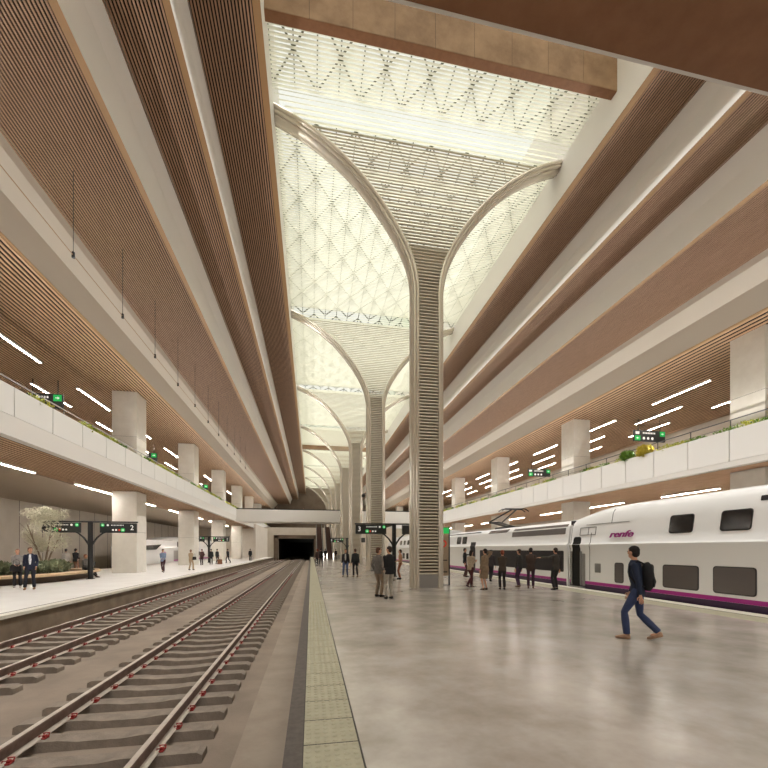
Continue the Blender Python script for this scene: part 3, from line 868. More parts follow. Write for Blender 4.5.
# ------------------------------------------------------------------ trains
XT = 11.7
def side_profile(roof):
    # (inset from side plane, z) up to the roof centre line at inset 1.45
    return [(.10, -.28), (.02, -.02), (0, .18), (0, 1.0), (0, 1.72), (-.035, 1.84), (-.035, 1.90), (.03, 1.98), (.07, 2.3), (.14, 2.75), (.22, roof - .32), (.36, roof - .14), (.65, roof - .03), (1.05, roof), (1.45, roof)]
def prof_x(z, roof):
    P = side_profile(roof)
    for a, b in zip(P, P[1:]):
        if a[1] <= z <= b[1]: return a[0] + (b[0] - a[0]) * (z - a[1]) / max(b[1] - a[1], 1e-6)
    return .3
def body(stations, name, parent, cx, mats=(M_TRAIN,), scale=None):
    """stations: (y, roof, width factor)"""
    vs = []; fs = []; rows = []
    for st_ in stations:
        y, roof = st_[0], st_[1]; wf = st_[2] if len(st_) > 2 else 1.0; zs = st_[3] if len(st_) > 3 else 1.0
        P = side_profile(roof)
        if zs != 1.0: P = [(u, -.28 + (z + .28) * zs) for u, z in P]
        row = [(cx - (1.45 - u) * wf, y, z) for u, z in P] + [(cx + (1.45 - u) * wf, y, z) for u, z in P[::-1][1:]]
        rows.append(row)
    n = len(rows[0])
    mb = MB()
    for r in rows: vs += r
    for i in range(len(rows) - 1):
        for k in range(n):
            a = i * n + k; b = i * n + (k + 1) % n
            fs.append((a, a + n, b + n, b))
    fs.append(tuple(range(n))); fs.append(tuple(range((len(rows) - 1) * n, len(rows) * n))[::-1])
    mb.add(vs, fs)
    o = mb.build(name, list(mats), parent)
    me = o.data
    bm = bmesh.new(); bm.from_mesh(me); bmesh.ops.recalc_face_normals(bm, faces=bm.faces); bm.to_mesh(me); bm.free()
    for p in me.polygons: p.use_smooth = True
    me.set_sharp_from_angle(angle=math.radians(38))
    return o
train = thing('train', 'long white double-deck train with purple stripe and lettering beside the middle platform', 'train', (0, 0, -.42))
DZ = .42  # children are modelled in platform height, parent sits on the rail
def tb(o): o.location.z += DZ; return o
bodyA = tb(body([(-6, 3.5), (6.5, 3.5), (13.6, 3.5), (14.6, 3.47), (15.4, 3.38), (16.1, 3.25), (16.6, 3.14)], 'front_coach', train, XT + 1.45))
bodyB = tb(body([(16.72, 3.1), (17.4, 3.08), (26, 3.06), (36, 3.1)], 'power_car', train, XT + 1.45))
bodyC = tb(body([(36.3, 3.5), (55, 3.5), (58, 3.2), (61, 2.6, .9), (63.5, 1.7, .6)], 'rear_coach', train, XT + 1.45))
tb(B(XT + .25, XT + 2.65, 16.55, 16.8, -.2, 3.0).build('gangway', M_SKIRT, train))
tb(B(XT + .25, XT + 2.65, 35.9, 36.4, -.2, 3.0).build('gangway', M_SKIRT, train))
def on_side(y0, y1, z0, z1, name, m, parent, roof=3.5, r=.06, off=.008, nz=6, slant=0.0):
    """rounded panel that follows the side profile"""
    r = min(r, (y1 - y0) / 2.01, (z1 - z0) / 2.01)
    lv = [z0 + r * (1 - math.cos(math.radians(a))) for a in (0, 30, 60, 90)]
    n_ = max(1, int((z1 - z0 - 2 * r) / .08))
    lv += [z0 + r + (z1 - z0 - 2 * r) * k / n_ for k in range(1, n_ + 1)]
    lv += [z1 - r + r * math.sin(math.radians(a)) for a in (30, 60, 90)]
    mb = MB(); vs = []; fs = []
    for z in lv:
        q = max(0.0, (z0 + r - z) if z < z0 + r else (z - (z1 - r)))
        ins = r - math.sqrt(max(r * r - q * q, 0)) if q > 0 else 0
        dy = slant * (z - z0); X = XT + prof_x(z, roof)
        ya, yb = y0 + ins + dy, y1 - ins + dy
        vs += [(X - off, ya, z), (X - off, yb, z), (X + .03, yb, z), (X + .03, ya, z)]
    for i in range(len(lv) - 1):
        for k in range(4):
            a = i * 4 + k; b = i * 4 + (k + 1) % 4
            fs.append((a, b, b + 4, a + 4))
    L_ = (len(lv) - 1) * 4
    fs += [(3, 2, 1, 0), (L_, L_ + 1, L_ + 2, L_ + 3)]
    mb.add(vs, fs)
    o = mb.build(name, m, parent)
    bm = bmesh.new(); bm.from_mesh(o.data); bmesh.ops.remove_doubles(bm, verts=bm.verts, dist=1e-5); bmesh.ops.recalc_face_normals(bm, faces=bm.faces); bm.to_mesh(o.data); bm.free()
    return o
def window(y0, y1, z0, z1, parent, roof=3.5, glass=M_GLASS):
    fr_ = on_side(y0 - .03, y1 + .03, z0 - .03, z1 + .03, 'window', M_SKIRT, parent, roof, .09, .010)
    on_side(y0, y1, z0, z1, 'pane', glass, fr_, roof, .07, .016)
# lower deck windows: near coach
for y0 in (1.0, 2.9, 4.8, 6.75): window(y0, y0 + 1.2, .44, 1.17, bodyA, 3.5, M_GLASS2)
window(8.74, 9.86, .44, 1.17, bodyA, 3.5, M_GLASS2); window(10.36, 11.58, .44, 1.15, bodyA, 3.5, M_GLASS2)
window(12.0, 12.55, .42, 1.14, bodyA, 3.5, M_GLASS2); window(13.36, 13.76, .42, 1.14, bodyA, 3.5, M_GLASS2)
for y0, y1 in ((3.4, 4.2), (5.2, 6.0), (6.95, 7.8), (8.92, 9.72), (10.62, 11.42)): window(y0, y1, 2.25, 2.79, bodyA)
on_side(4.5, 8.75, 3.0, 3.14, 'roof_vent', M_SKIRT, bodyA, 3.5, .02)
# power car
on_side(17.0, 26.5, .62, 1.62, 'window_band', M_SKIRT, bodyB, 3.1, .06)
on_side(17.0, 22.1, 2.4, 2.88, 'grille', M_GLASS2, bodyB, 3.1, .03)
on_side(22.8, 25.4, 2.72, 2.92, 'grille', M_GLASS2, bodyB, 3.1, .03)
for y0 in (29.1, 30.3): window(y0, y0 + .85, 2.12, 2.62, bodyB, 3.1)
on_side(27.3, 28.2, .15, 2.2, 'cab_door', M_SKIRT, bodyB, 3.1, .05)
on_side(27.0, 34.0, 2.86, 2.93, 'grille', M_SKIRT, bodyB, 3.1, .02)
for y0 in (37.5, 39.5, 41.5, 43.5, 45.5, 47.5, 49.5, 51.5):
    window(y0, y0 + 1.1, .5, 1.15, bodyC, 3.5); window(y0, y0 + .9, 2.25, 2.75, bodyC)
on_side(55.5, 58, 1.9, 2.5, 'windscreen', M_GLASS, bodyC, 3.2, .2)
# stripes
for bd, a, b_, rf in ((bodyA, -6, 9.9, 3.5), (bodyA, 9.9, 16.55, 3.5), (bodyB, 16.8, 35.9, 3.1), (bodyC, 36.4, 58, 3.5)):
    on_side(a, b_, .19, .32, 'purple_stripe', M_PURP, bd, rf, .005, .006)
    on_side(a, b_, -.02, .185, 'lower_stripe', M_DPURP, bd, rf, .005, .006)
# doorway near the coach end
dr = on_side(15.82, 16.34, .06, 2.24, 'doorway', M_VOID, bodyA, 3.3, .12, .012, slant=0)
on_side(16.34, 16.42, .1, 1.6, 'grab_rail', M_GREYMET, dr, 3.3, .02, .05)
on_side(15.72, 15.79, .1, 1.6, 'grab_rail', M_GREYMET, dr, 3.3, .02, .05)
on_side(15.5, 15.68, .1, 1.5, 'sliding_door', M_GREYMET, bodyA, 3.3, .03, .02)
B(XT - .16, XT + .1, 15.5, 16.45, .0 + DZ, .05 + DZ).build('step', M_GREYMET, bodyA).location.z = -DZ
# fine body seams
for y0, z0, z1 in ((15.2, .35, 2.4), (14.1, 2.75, 3.3), (16.6 - .1, .3, 2.9)):
    on_side(y0, y0 + .02, z0, z1, 'seam', M_DKGREY, bodyA, 3.5, .004, .008)
on_side(13.2, 15.6, 2.74, 2.755, 'seam', M_DKGREY, bodyA, 3.5, .004, .012)
for (a, b_, c_, d_) in ((14.95, 15.95, 2.3, 2.32), (14.95, 15.95, 2.62, 2.64), (14.95, 14.97, 2.3, 2.64), (15.93, 15.95, 2.3, 2.64), (15.4, 15.42, 2.3, 2.64)):
    on_side(a, b_, c_, d_, 'hatch_seam', M_DKGREY, bodyA, 3.5, .004, .012)
on_side(14.55, 14.9, .72, 1.1, 'intercom_panel', M_GREYMET, bodyA, 3.5, .03, .012)
tx = text('lettering', 'renfe', .34, (XT + .035, 13.55, 2.27 + DZ), (PI / 2, 0, -PI / 2), M_PURP, train, ext=.012, shear=.42, xs=1.65, off=.008)
# pantograph on the power car roof
pg = thing('pantograph', '', 'x', (XT + 1.45, 24.5, 3.06 + DZ)); del pg['category']; del pg['label']; pg.parent = train
def bar(a, b, r, nm='arm'):
    mb = MB(); mb.tube([a, b], r, 6); return mb.build(nm, M_BLACK, pg)
bar((-.5, 2.6, .55), (-.15, -.2, 1.25), .05); bar((.5, 2.6, .55), (.15, -.2, 1.25), .05)
bar((-.3, 2.6, .55), (-.2, .2, .1), .07); bar((.3, 2.6, .55), (.2, .2, .1), .07)
bar((-.45, 2.7, .55), (.45, 2.7, .55), .08)
h_ = MB(); h_.tube([(-.95, -.3, 1.12), (-.7, -.3, 1.27), (.7, -.3, 1.27), (.95, -.3, 1.12)], .035, 6); h_.tube([(-.95, .15, 1.12), (-.7, .15, 1.27), (.7, .15, 1.27), (.95, .15, 1.12)], .035, 6)
h_.build('contact_head', M_BLACK, pg)
B(-.5, .5, -.3, 1.6, 0, .12).build('base_frame', M_DKGREY, pg)
# left train with a long nose
t2_ = thing('train', 'white long-nosed train standing behind the pillars of the opposite platform', 'train', (0, 0, -.42))
cxl = -19.3
nb = tb(body([(45.0, 1.4, .45), (45.6, 1.9, .7), (47, 2.3, .86), (50, 2.65, .95), (54, 2.95, 1.0), (57, 3.25, 1.0), (61, 3.4, 1.0), (84, 3.4, 1.0)], 'nose_car', t2_, cxl))
def mside(y0, y1, z0, z1, name, m, off=.01):
    x = cxl + 1.45 + off
    return tb(B(x - .05 - .25 * (z0 > 2), x, y0, y1, z0, z1).build(name, m, nb)).__setattr__('location', Vector((0, 0, 0)))
mside(58.5, 60.5, 2.0, 2.7, 'cab_window', M_GLASS)
mside(57, 59.5, .3, 1.5, 'side_door', M_GREYMET)
mside(57, 84, .1, .3, 'purple_stripe', M_PURP)
ws = MB(); ws.add([(cxl + 1.22, 46.4, 1.55), (cxl + 1.42, 50.6, 1.6), (cxl + 1.36, 52.4, 2.2), (cxl + 1.12, 47.0, 2.0)], [(0, 1, 2, 3)])
wo = ws.build('windscreen', M_GLASS, nb); so_ = wo.modifiers.new('solid', 'SOLIDIFY'); so_.thickness = .36; so_.offset = 0
for k in range(5): mside(62 + k * 2.2, 63.3 + k * 2.2, .7, 1.3, 'window', M_GLASS)
sw = text('lettering', 'renfe', .6, (cxl + 1.47, 53.2, 1.2), (PI / 2, 0, PI / 2), M_PURP, nb, ext=.02, shear=.3, xs=1.3)

# ------------------------------------------------------------------ escalators at the far end of the platform
def escalator(x, label):
    t = thing('escalator', label, 'escalator', (x, 71, 0))
    y0, y1, H = 0, 12, 6.2
    mb = MB(); n = 30
    for k in range(n):
        a = y0 + (y1 - y0) * k / n; b = a + (y1 - y0) / n; z = H * (k + 1) / n
        mb.box(-.45, .45, a, b, z - .45, z)
    mb.build('steps', mat_steps, t)
    for s in (-1, 1):
        q = MB(); q.prism([(-.6, 0), (y0 + .8, 0), (y1, H - .3), (y1, H + 1.0), (y0, 1.0), (-.6, 1.0)], 'x', s * .55 - .05, s * .55 + .05)
        q.build('balustrade', M_PANEL, t)
        q = MB(); q.tube([(s * .55, -.66, .1), (s * .55, -.66, .95)], .05, 6); q.tube([(s * .55, 0, .93), (s * .55, y1, H + .93)], .04, 6)
        q.build('light_strip', M_EMITS, t)
        q = MB(); q.tube([(s * .55, -.6, 1.03), (s * .55, 0, 1.03), (s * .55, y1, H + 1.03)], .05, 6); q.build('handrail', M_BLACK, t)
M_EMITS = mat('soft_light_strip', (255, 247, 237), emit=5.0)
mat_steps = mat('escalator_steps', (96, 72, 64), .5)
escalator(1.6, 'left one of two far escalators under the footbridge'); escalator(3.3, 'right one of two far escalators under the footbridge')

# ------------------------------------------------------------------ people
def remesh_to(mb, vox, smooth=3):
    me = mb.mesh('tmp', [])
    o = bpy.data.objects.new('tmp', me); COL.objects.link(o)
    r = o.modifiers.new('r', 'REMESH'); r.mode = 'VOXEL'; r.voxel_size = vox
    if smooth:
        s_ = o.modifiers.new('s', 'SMOOTH'); s_.iterations = smooth; s_.factor = .5
    dg = bpy.context.evaluated_depsgraph_get()
    out = bpy.data.meshes.new_from_object(o.evaluated_get(dg))
    bpy.data.objects.remove(o)
    for p in out.polygons: p.use_smooth = True
    return out
def ik(a, c, l1, l2, pole):
    a, c, pole = Vector(a), Vector(c), Vector(pole)
    d = c - a; L = min(d.length, (l1 + l2) * .999); u = d.normalized(); c = a + u * L
    x = (l1 * l1 - l2 * l2 + L * L) / (2 * L); h = math.sqrt(max(l1 * l1 - x * x, 0))
    p = pole - u * pole.dot(u); p.normalize()
    return a + u * x + p * h, c
SKIN = mat('skin_tone', (206, 156, 128), .55); SKIN2 = mat('skin_tanned', (176, 122, 94), .55)
EYE = mat('eye_dark', (40, 30, 26), .3); LIP = mat('lip_tone', (168, 98, 88), .5)
FAB = {}
def fab(rgb):
    if rgb not in FAB: FAB[rgb] = mat('fabric_%d' % len(FAB), rgb, .85, noise=1, nscale=12, rgb2=tuple(int(v * .82) for v in rgb))
    return FAB[rgb]
def person(label, x, y, yaw, H=1.72, pose='stand', top=(40, 40, 44), legs=(40, 40, 46), hair=(50, 36, 28), shoes=(30, 26, 24), vox=.022, coat=0.0, longhair=False, shirt=None, head_yaw=0.0, arm='down', z=0.0, skirt=False, seat_h=.45, skin=SKIN):
    k = H / 1.75
    t = thing('person', label, 'person', (x, y, z), math.radians(yaw)); t.scale = (k, k, k)
    V = Vector
    hipz, lean = .93, V((0, 0, 0))
    if pose == 'sit': hipz = seat_h / k + .11
    if pose == 'walk': hipz = .91
    hip = V((0, 0, hipz))
    sp = .09
    fl, fr = V((-.10, .0, .085)), V((.10, .03, .085))
    kp = V((0, 1, 0))
    if pose == 'walk': fl, fr = V((-.08, .17, .085)), V((.08, -.33, .15))
    if pose == 'stride': fl, fr = V((-.12, -.05, .085)), V((.16, .1, .085))
    if pose == 'sit': fl, fr = V((-.11, .6, .085)), V((.12, .76, .085))
    if pose == 'sitcross': pass
    fwd = {'walk': .05, 'sit': .02}.get(pose, 0.0)
    chest = V((0, fwd * .8, hipz + .36)); neck = V((0, fwd, hipz + .55)); 
    sh = hipz + .50
    hl, hr = V((-.09, 0, hipz)), V((.09, 0, hipz))
    kl, fl = ik(hl, fl, .45, .43, kp); kr, fr = ik(hr, fr, .45, .43, kp)
    sl, sr = V((-.165, fwd, sh - .025)), V((.165, fwd, sh - .025))
    # hands
    L, R = V((-.25, .04, hipz - .09)), V((.25, .04, hipz - .09))
    if pose == 'walk': L, R = V((-.22, -.05, hipz - .08)), V((.22, .13, hipz - .05))
    if arm == 'pockets': L, R = V((-.20, .05, hipz + .02)), V((.20, .05, hipz + .02))
    if arm == 'phone': R = V((.08, .26, hipz + .30)); L = V((-.06, .24, hipz + .24))
    if arm == 'point': L = V((-.62, .18, sh - .08))
    if arm == 'hold': L, R = V((-.08, .25, hipz + .12)), V((.08, .25, hipz + .12))
    if arm == 'ear': R = V((.15, .08, sh + .17))
    if arm == 'back': L, R = V((-.09, -.15, hipz + .05)), V((.09, -.15, hipz + .05))
    if pose == 'sit' and arm == 'down': L, R = V((-.1, .36, hipz + .10)), V((.1, .36, hipz + .10))
    ep = V((0, -1, -.15)); 
    el, L = ik(sl, L, .29, .26, V((-.22, -1, -.2))); er, R = ik(sr, R, .29, .26, V((.22, -1, -.2)))
    seg = 10
    def torso(mb, o=0.0, hem=0.0, upto=True):
        pts = [V((0, 0, hipz - .06 - hem)), V((0, 0, hipz + .02)), V((0, .005, hipz + .14)), V((0, chest.y * .7, hipz + .26)), chest, V((0, fwd, sh + .005)), V((0, fwd, sh + .07))]
        rad = [(.155 + o + hem * .12, .105 + o + hem * .1), (.16 + o, .112 + o), (.14 + o, .10 + o), (.15 + o, .108 + o), (.162 + o, .116 + o), (.125 + o, .09 + o), (.062 + o, .056 + o)]
        mb.tube(pts, rad, 14)
    def arms(mb, o=0.0, cut=0.0):
        for a, b, c in ((sl, el, L), (sr, er, R)):
            e_ = b + (c - b) * (1 - cut)
            mb.tube([a * 1.0 + V((-.05 if a.x > 0 else .05, 0, .0)), a, (a + b) / 2, b, (b + e_) / 2, e_], [.05 + o, .055 + o, .046 + o, .04 + o, .036 + o, .027 + o], seg)
            mb.ell(a, (.05 + o, .052 + o, .05 + o), 8, 6)
    def legm(mb, o=0.0, cut=0.0, flare=0.0):
        for h, q, f in ((hl, kl, fl), (hr, kr, fr)):
            e_ = q + (f - q) * (1 - cut)
            mb.tube([h + V((0, 0, .03)), h + (q - h) * .35, h + (q - h) * .8, q, q + (e_ - q) * .35, e_], [.085 + o, .084 + o, .064 + o, .057 + o, .056 + o + flare * .5, .038 + o + flare], seg)
    hd = V((0, fwd + .02, hipz + .70))
    rot = Matrix.Rotation(math.radians(head_yaw), 3, 'Z')
    def H_(v): return hd + rot @ V(v)
    # --- body: one continuous surface
    b = MB()
    torso(b, -.012); arms(b, -.008); legm(b, -.012)
    b.tube([V((0, fwd - .01, sh - .02)), V((0, fwd, sh + .06)), hd + V((0, 0, -.04))], [.062, .052, .052], 10)
    b.ell(hd + V((0, 0, .035)), (.076, .094, .098), 14, 10, rot=rot)
    b.ell(H_((0, .02, -.045)), (.056, .07, .062), 12, 8, rot=rot)
    b.tube([H_((0, .085, .035)), H_((0, .112, -.002)), H_((0, .09, -.014))], [.011, .015, .012], 6)
    for s_ in (-1, 1): b.ell(H_((s_ * .078, -.005, .01)), (.012, .022, .03), 8, 6, rot=rot)
    for c, e_ in ((L, el), (R, er)):
        d = (c - e_).normalized()
        b.ell(c + d * .04, (.026, .026, .026), 8, 6)
        sd = d.cross(V((0, 1, 0))); sd = sd.normalized() if sd.length > .1 else V((1, 0, 0))
        b.tube([c - d * .01, c + d * .05, c + d * .09], [(.02, .024), (.017, .034), (.014, .033)], 8, ref=sd)
    for f in (fl, fr): b.tube([f, f + V((0, .06, -.05)), f + V((0, .13, -.06))], [.036, .034, .028], 8)
    me = remesh_to(b, vox)
    # fingers, eyes and lips stay in the same mesh
    ex = MB()
    for c, e_, s_ in ((L, el, 1), (R, er, -1)):
        d = (c - e_).normalized()
        sd = d.cross(V((0, 1, 0))); sd = sd.normalized() if sd.length > .1 else V((1, 0, 0))
        up = sd.cross(d)
        for q in range(4):
            base = c + d * .085 + up * (-.03 + .02 * q)
            ln = (.062, .075, .08, .068)[q]
            cur = sd * (.018 * s_)
            ex.tube([base - d * .015, base + d * ln * .5 + cur * .3, base + d * ln + cur], [.0095, .009, .007], 6)
        base = c + d * .03 + up * .028
        ex.tube([base, base + up * .025 + d * .025, base + up * .03 + d * .06 + sd * .01 * s_], [.011, .0105, .008], 6)
    for s_ in (-1, 1): ex.ell(H_((s_ * .031, .089, .032)), (.011, .008, .008), 8, 6, mi=1, rot=rot)
    ex.ell(H_((0, .085, -.052)), (.024, .009, .007), 8, 6, mi=2, rot=rot)
    bm = bmesh.new(); bm.from_mesh(me)
    m2 = ex.mesh('t', [SKIN, EYE, LIP]); bm.from_mesh(m2)
    me.materials.clear()
    for mm in (skin, EYE, LIP): me.materials.append(mm)
    bm.to_mesh(me); bm.free()
    for p in me.polygons: p.use_smooth = True
    def child(mesh_, name, m):
        mesh_.materials.clear(); mesh_.materials.append(m)
        mesh_.polygons.foreach_set('material_index', [0] * len(mesh_.polygons))
        o = bpy.data.objects.new(name, mesh_); COL.objects.link(o); o.parent = t; return o
    o = bpy.data.objects.new('body', me); COL.objects.link(o); o.parent = t
    # --- clothes
    if not skirt:
        c = MB(); legm(c, .004, .03, .018); c.tube([V((0, 0, hipz - .09)), V((0, 0, hipz + .0)), V((0, 0, hipz + .08))], [(.15, .105), (.172, .118), (.155, .108)], 14)
        child(remesh_to(c, vox), 'trousers', fab(legs))
    c = MB()
    hem = .10
    torso(c, .012, .04 if not coat else .02); arms(c, .012, .03)
    if coat:
        zz = hipz - coat
        kn = (kl + kr) / 2
        c.tube([V((0, 0, hipz + .1)), V((0, 0, hipz - .05)), V((0, (kn.y) * .5, hipz - coat * .5)), V((0, kn.y * .8, zz))], [(.16, .12), (.185, .135), (.20, .155), (.215, .17)], 14)
    c.tube([V((0, fwd, sh - .02)), V((0, fwd + .0, sh + .075))], [.09, .07], 12)
    child(remesh_to(c, vox), 'coat' if coat else 'jacket', fab(top))
    if shirt:
        c = MB(); c.tube([V((0, .105 + .0, hipz + .12)), V((0, .12 + fwd, hipz + .34)), V((0, .07 + fwd, sh + .03))], [(.03, .03), (.05, .03), (.045, .03)], 8)
        child(c.mesh('shirt', fab(shirt)), 'shirt', fab(shirt))
    for f, q in ((fl, kl), (fr, kr)):
        c = MB()
        tilt = 0.0
        if pose == 'walk' and f.y < 0: tilt = -.06
        hz = f.z - .085
        c.tube([f + V((0, -.055, -.03)), f + V((0, -.02, -.035)), f + V((0, .06, -.045 + tilt * .5)), f + V((0, .13, -.055 + tilt)), f + V((0, .185, -.062 + tilt))], [(.03, .04), (.042, .05), (.044, .042), (.044, .03), (.028, .02)], 10)
        o = child(c.mesh('shoe', fab(shoes)), 'shoe', fab(shoes))
        for p in o.data.polygons: p.use_smooth = True
    c = MB(); c.ell(H_((0, -.016, .058)), (.086, .1, .09), 12, 8, rot=rot)
    c.ell(H_((0, -.045, .005)), (.08, .07, .085), 10, 8, rot=rot)
    if longhair:
        c.tube([H_((0, -.04, .05)), H_((0, -.07, -.06)), H_((0, -.065, -.16))], [(.09, .06), (.085, .05), (.06, .03)], 10)
    # keep the face free: trim hair in front by a smaller ellipsoid
    hm = remesh_to(c, max(.012, vox * .7), 2)
    inv = rot.inverted()
    bm = bmesh.new(); bm.from_mesh(hm)
    dele = [v for v in bm.verts if (inv @ (v.co - hd)).y > .045 and (inv @ (v.co - hd)).z < .075]
    bmesh.ops.delete(bm, geom=dele, context='VERTS'); bm.to_mesh(hm); bm.free()
    child(hm, 'hair', fab(hair))
    t['_j'] = 0; del t['_j']
    return t
def bag(name, label, x, y, z, rz, size, m, handle=.25, cat='bag'):
    t = thing(name, label, cat, (x, y, z), math.radians(rz))
    sx, sy, sz = size
    mb = MB(); mb.prism([(-sx / 2, 0), (sx / 2, 0), (sx / 2 * .9, sz * .8), (sx / 2 * .7, sz), (-sx / 2 * .7, sz), (-sx / 2 * .9, sz * .8)], 'y', -sy / 2, sy / 2)
    mb.build('bag_body', m, t, bevel=.02)
    h = MB(); h.tube([(-sx * .25, 0, sz - .01), (-sx * .22, 0, sz + handle * .8), (0, 0, sz + handle), (sx * .22, 0, sz + handle * .8), (sx * .25, 0, sz - .01)], .01, 5); h.build('handle', m, t)
    return t

# walking man with the backpack
person('man walking left across the floor in dark blue top and jeans', 6.05, 6.55, 46, 1.76, 'walk', (30, 42, 66), (52, 66, 104), (34, 26, 24), (176, 140, 112), .011, arm='down', head_yaw=-32)
bp = thing('backpack', 'black backpack on the back of the walking man', 'backpack', (6.05, 6.55, 0), math.radians(46)); 
mb = MB(); mb.tube([(0, -.15, .93), (0, -.16, 1.0), (0, -.165, 1.2), (0, -.15, 1.38), (0, -.13, 1.45)], [(.10, .05), (.155, .09), (.165, .10), (.15, .085), (.08, .04)], 14); mb.build('pack', fab((22, 22, 25)), bp, smooth=60)
mb = MB(); mb.tube([(0, -.25, 1.0), (0, -.255, 1.1), (0, -.24, 1.2)], [(.09, .02), (.11, .035), (.09, .02)], 12); mb.build('front_pocket', fab((30, 30, 34)), bp, smooth=60)
for s_ in (-1, 1):
    mb = MB(); mb.tube([(s_ * .10, -.12, 1.41), (s_ * .11, .0, 1.475), (s_ * .115, .12, 1.38), (s_ * .125, .13, 1.2), (s_ * .15, .02, 1.05), (s_ * .13, -.12, 1.0)], .016, 6); mb.build('strap', fab((22, 22, 25)), bp)
# centre pair
person('bearded man in grey jacket and beige trousers facing the man in the dark jacket', 2.36, 14.05, -50, 1.74, 'stand', (122, 116, 110), (150, 130, 108), (96, 60, 42), (40, 34, 30), .014, arm='pockets', head_yaw=-30)
person('man in black jacket and pale trousers seen from behind beside the bearded man', 2.62, 13.35, 12, 1.78, 'stand', (32, 31, 33), (176, 168, 156), (58, 44, 38), (34, 30, 28), .014, arm='hold', head_yaw=30)
person('person in orange-brown trousers standing beside the sign with number 3', 4.98, 22.13, 75, 1.66, 'stand', (196, 150, 120), (150, 92, 62), (72, 50, 38), (30, 26, 24), .02, arm='hold')
person('person in dark jacket and blue jeans, left of two walking behind the pair', 2.1, 24.7, 170, 1.68, 'stride', (40, 40, 46), (82, 98, 136), (110, 70, 50), (60, 50, 44), .02, shirt=(220, 216, 210))
person('person all in black, right of two walking behind the pair', 2.68, 24.5, 5, 1.7, 'stride', (34, 40, 42), (34, 34, 38), (74, 42, 32), (120, 90, 70), .02, arm='down')
# group beside the train
person('man in black jacket by the train next to the information stand', 9.3, 23.3, -120, 1.74, 'stride', (28, 28, 32), (92, 62, 62), (32, 26, 24), (60, 44, 40), .02, arm='point')
person('woman in cream jacket and dark skirt striding by the train', 6.95, 16.75, -60, 1.66, 'walk', (196, 176, 152), (90, 40, 44), (46, 32, 26), (56, 24, 26), .016, arm='phone', longhair=True)
person('woman in long beige coat with hand at her ear', 7.1, 15.55, 20, 1.7, 'stand', (150, 128, 104), (160, 120, 100), (44, 32, 28), (70, 52, 42), .016, coat=.42, arm='ear', skirt=True)
person('person in dark trousers hidden behind the woman in the beige coat', 9.3, 19.7, -40, 1.66, 'walk', (60, 52, 54), (36, 34, 38), (36, 28, 26), (26, 24, 24), .02)
person('red-haired person in dark brown suit standing before the train', 7.89, 15.6, -15, 1.64, 'stand', (74, 62, 52), (38, 34, 34), (140, 68, 48), (34, 30, 28), .016, arm='phone')
person('person in dark green jacket by the train, left of the one in brown', 9.1, 16.4, 30, 1.68, 'stride', (52, 50, 48), (84, 58, 84), (64, 44, 40), (120, 98, 80), .016)
person('person in brown and black jacket waiting by the train windows', 9.39, 15.95, -30, 1.74, 'stand', (74, 58, 50), (70, 44, 64), (38, 30, 30), (110, 84, 66), .016, arm='hold', coat=.1)
person('man in dark suit pointing left beside the open train door', 10.02, 15.1, 10, 1.74, 'stride', (62, 56, 50), (40, 38, 40), (44, 34, 30), (26, 24, 24), .016, arm='point')
# opposite platform
person('woman in grey jacket with handbag beside the man in navy', -12.7, 20.2, -150, 1.68, 'stand', (150, 144, 140), (36, 34, 38), (120, 82, 62), (200, 190, 184), .018, arm='hold')
bag('handbag', 'black handbag held by the woman in grey', -12.62, 20.0, .72, 20, (.42, .16, .3), fab((30, 28, 30)), .22)
person('man in navy suit and white shirt standing in front of the bench', -11.6, 19.2, -155, 1.76, 'stride', (34, 38, 62), (30, 30, 42), (104, 66, 46), (150, 112, 84), .018, arm='pockets', shirt=(232, 232, 236), head_yaw=25)
person('person in white shirt standing far behind the bench', -16.85, 31.5, 20, 1.7, 'stand', (222, 218, 214), (176, 130, 110), (44, 36, 34), (190, 180, 170), .022)
person('person in black jacket standing far behind the bench', -16.2, 31.4, -10, 1.72, 'stand', (26, 26, 28), (180, 134, 110), (40, 32, 30), (190, 180, 170), .022, arm='hold')
person('seated man in grey jacket with laptop on the end of the oval bench', -13.2, 26.55, -95, 1.72, 'sit', (104, 102, 98), (44, 42, 44), (140, 88, 62), (34, 32, 32), .02, seat_h=.46, arm='hold')
lp = thing('laptop', 'dark laptop on the lap of the seated man', 'laptop', (-12.88, 26.53, .70), math.radians(-95))
B(-.16, .16, -.11, .11, 0, .02).build('keyboard', M_DKGREY, lp); o = B(-.16, .16, -.005, .01, 0, .22).build('screen', M_DKGREY, lp); o.location = (0, .11, .01); o.rotation_euler = (-.4, 0, 0)
person('woman in light blue shirt and dark red trousers on the opposite platform', -10.62, 31.6, -170, 1.7, 'walk', (146, 164, 196), (70, 36, 42), (38, 30, 28), (34, 28, 28), .022, arm='hold')
person('person all in beige with a black shoulder bag on the opposite platform', -9.56, 34.6, -20, 1.64, 'stride', (196, 170, 138), (200, 174, 142), (150, 110, 84), (60, 48, 40), .022, arm='hold')
bag('shoulder_bag', 'black shoulder bag at the side of the person in beige', -9.27, 34.55, .82, 70, (.34, .14, .26), fab((38, 30, 28)), .25)
person('person in dark red coat, leftmost of the far waiting group', -11.4, 45.3, 40, 1.68, 'stand', (74, 44, 42), (44, 32, 34), (90, 56, 46), (30, 26, 26), .03, coat=.25, arm='pockets')
person('person in black, second in the far waiting group', -10.7, 46.2, 10, 1.7, 'stand', (36, 34, 36), (36, 34, 38), (60, 42, 36), (30, 26, 26), .03)
person('person with brown bag under the small far sign', -10.45, 47.9, -30, 1.7, 'stride', (40, 38, 40), (60, 48, 44), (60, 46, 40), (30, 26, 26), .03)
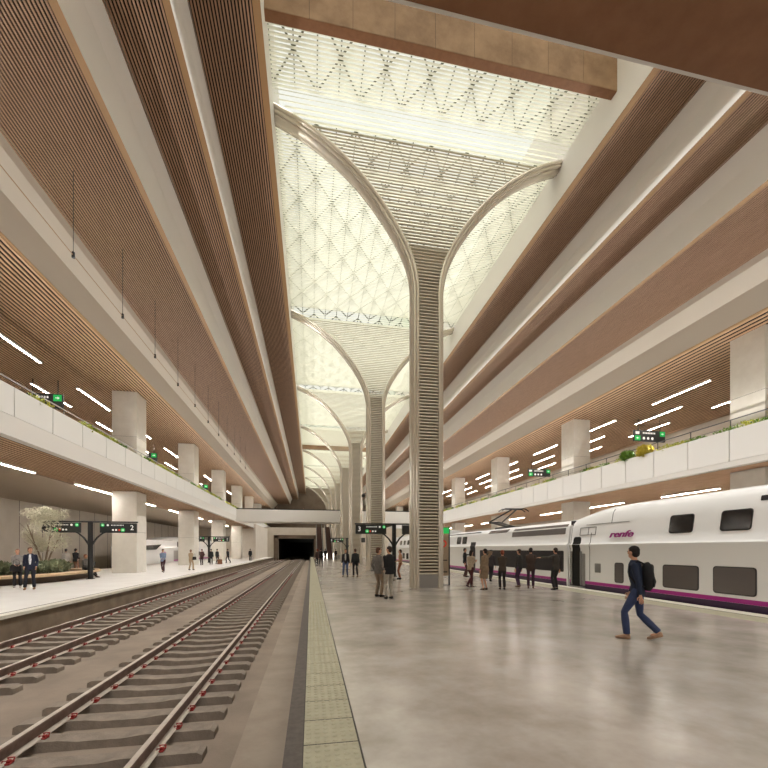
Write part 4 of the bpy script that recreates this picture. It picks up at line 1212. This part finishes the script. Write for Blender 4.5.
bag('travel_bag', 'brown bag beside the person under the small far sign', -10.1, 47.6, 0, 30, (.5, .3, .55), fab((128, 84, 58)), .3)
person('person in black beyond the small far sign', -9.92, 51.2, 60, 1.72, 'walk', (32, 30, 34), (34, 32, 36), (54, 40, 36), (30, 26, 26), .03)
person('lone person in black at the far end of the opposite platform', -8.6, 60.0, 0, 1.72, 'stand', (30, 28, 30), (30, 28, 30), (60, 44, 40), (30, 26, 26), .03)
person('person with red hair in black near the tunnel, left of two', .62, 41.0, 30, 1.68, 'stand', (70, 50, 46), (34, 32, 36), (150, 78, 54), (30, 26, 26), .03)
person('person in black near the tunnel, right of two', .98, 41.4, -10, 1.74, 'stride', (28, 27, 30), (30, 28, 32), (46, 36, 32), (30, 26, 26), .03)
person('distant person in black at the foot of the left escalator', 2.2, 63.0, -10, 1.74, 'stand', (30, 28, 32), (30, 28, 32), (46, 36, 32), (30, 26, 26), .035)
person('distant person in black at the foot of the right escalator', 3.9, 64.5, 15, 1.7, 'stand', (34, 30, 32), (30, 28, 32), (46, 36, 32), (30, 26, 26), .035)
person('tiny person in black crossing the far footbridge', -1.0, 63.6, 90, 1.72, 'walk', (26, 26, 28), (28, 26, 30), (40, 32, 30), (30, 26, 26), .04, z=6.4)

# loudspeakers on the side of distant columns
for k, (x, y, z, lab) in enumerate(((4.1, YC[1] - .25, 2.4, 'black loudspeaker box low on the second tree column'), (4.1, YC[1] - .3, 5.9, 'round black camera on the side of the second tree column'))):
    t = thing('loudspeaker' if k == 0 else 'surveillance_camera', lab, 'loudspeaker' if k == 0 else 'camera', (x, y, z))
    if k == 0:
        B(-.22, .08, -.16, .1, -.18, .18).build('cabinet', M_BLACK, t, bevel=.02); B(-.19, .05, -.175, -.16, -.14, .14).build('grille', M_DKGREY, t)
    else:
        q = MB(); q.ell((-.05, 0, 0), (.15, .15, .15), 12, 8); q.build('dome', M_BLACK, t, smooth=60); B(-.05, .2, -.04, .04, .1, .18).build('bracket', M_DKGREY, t)
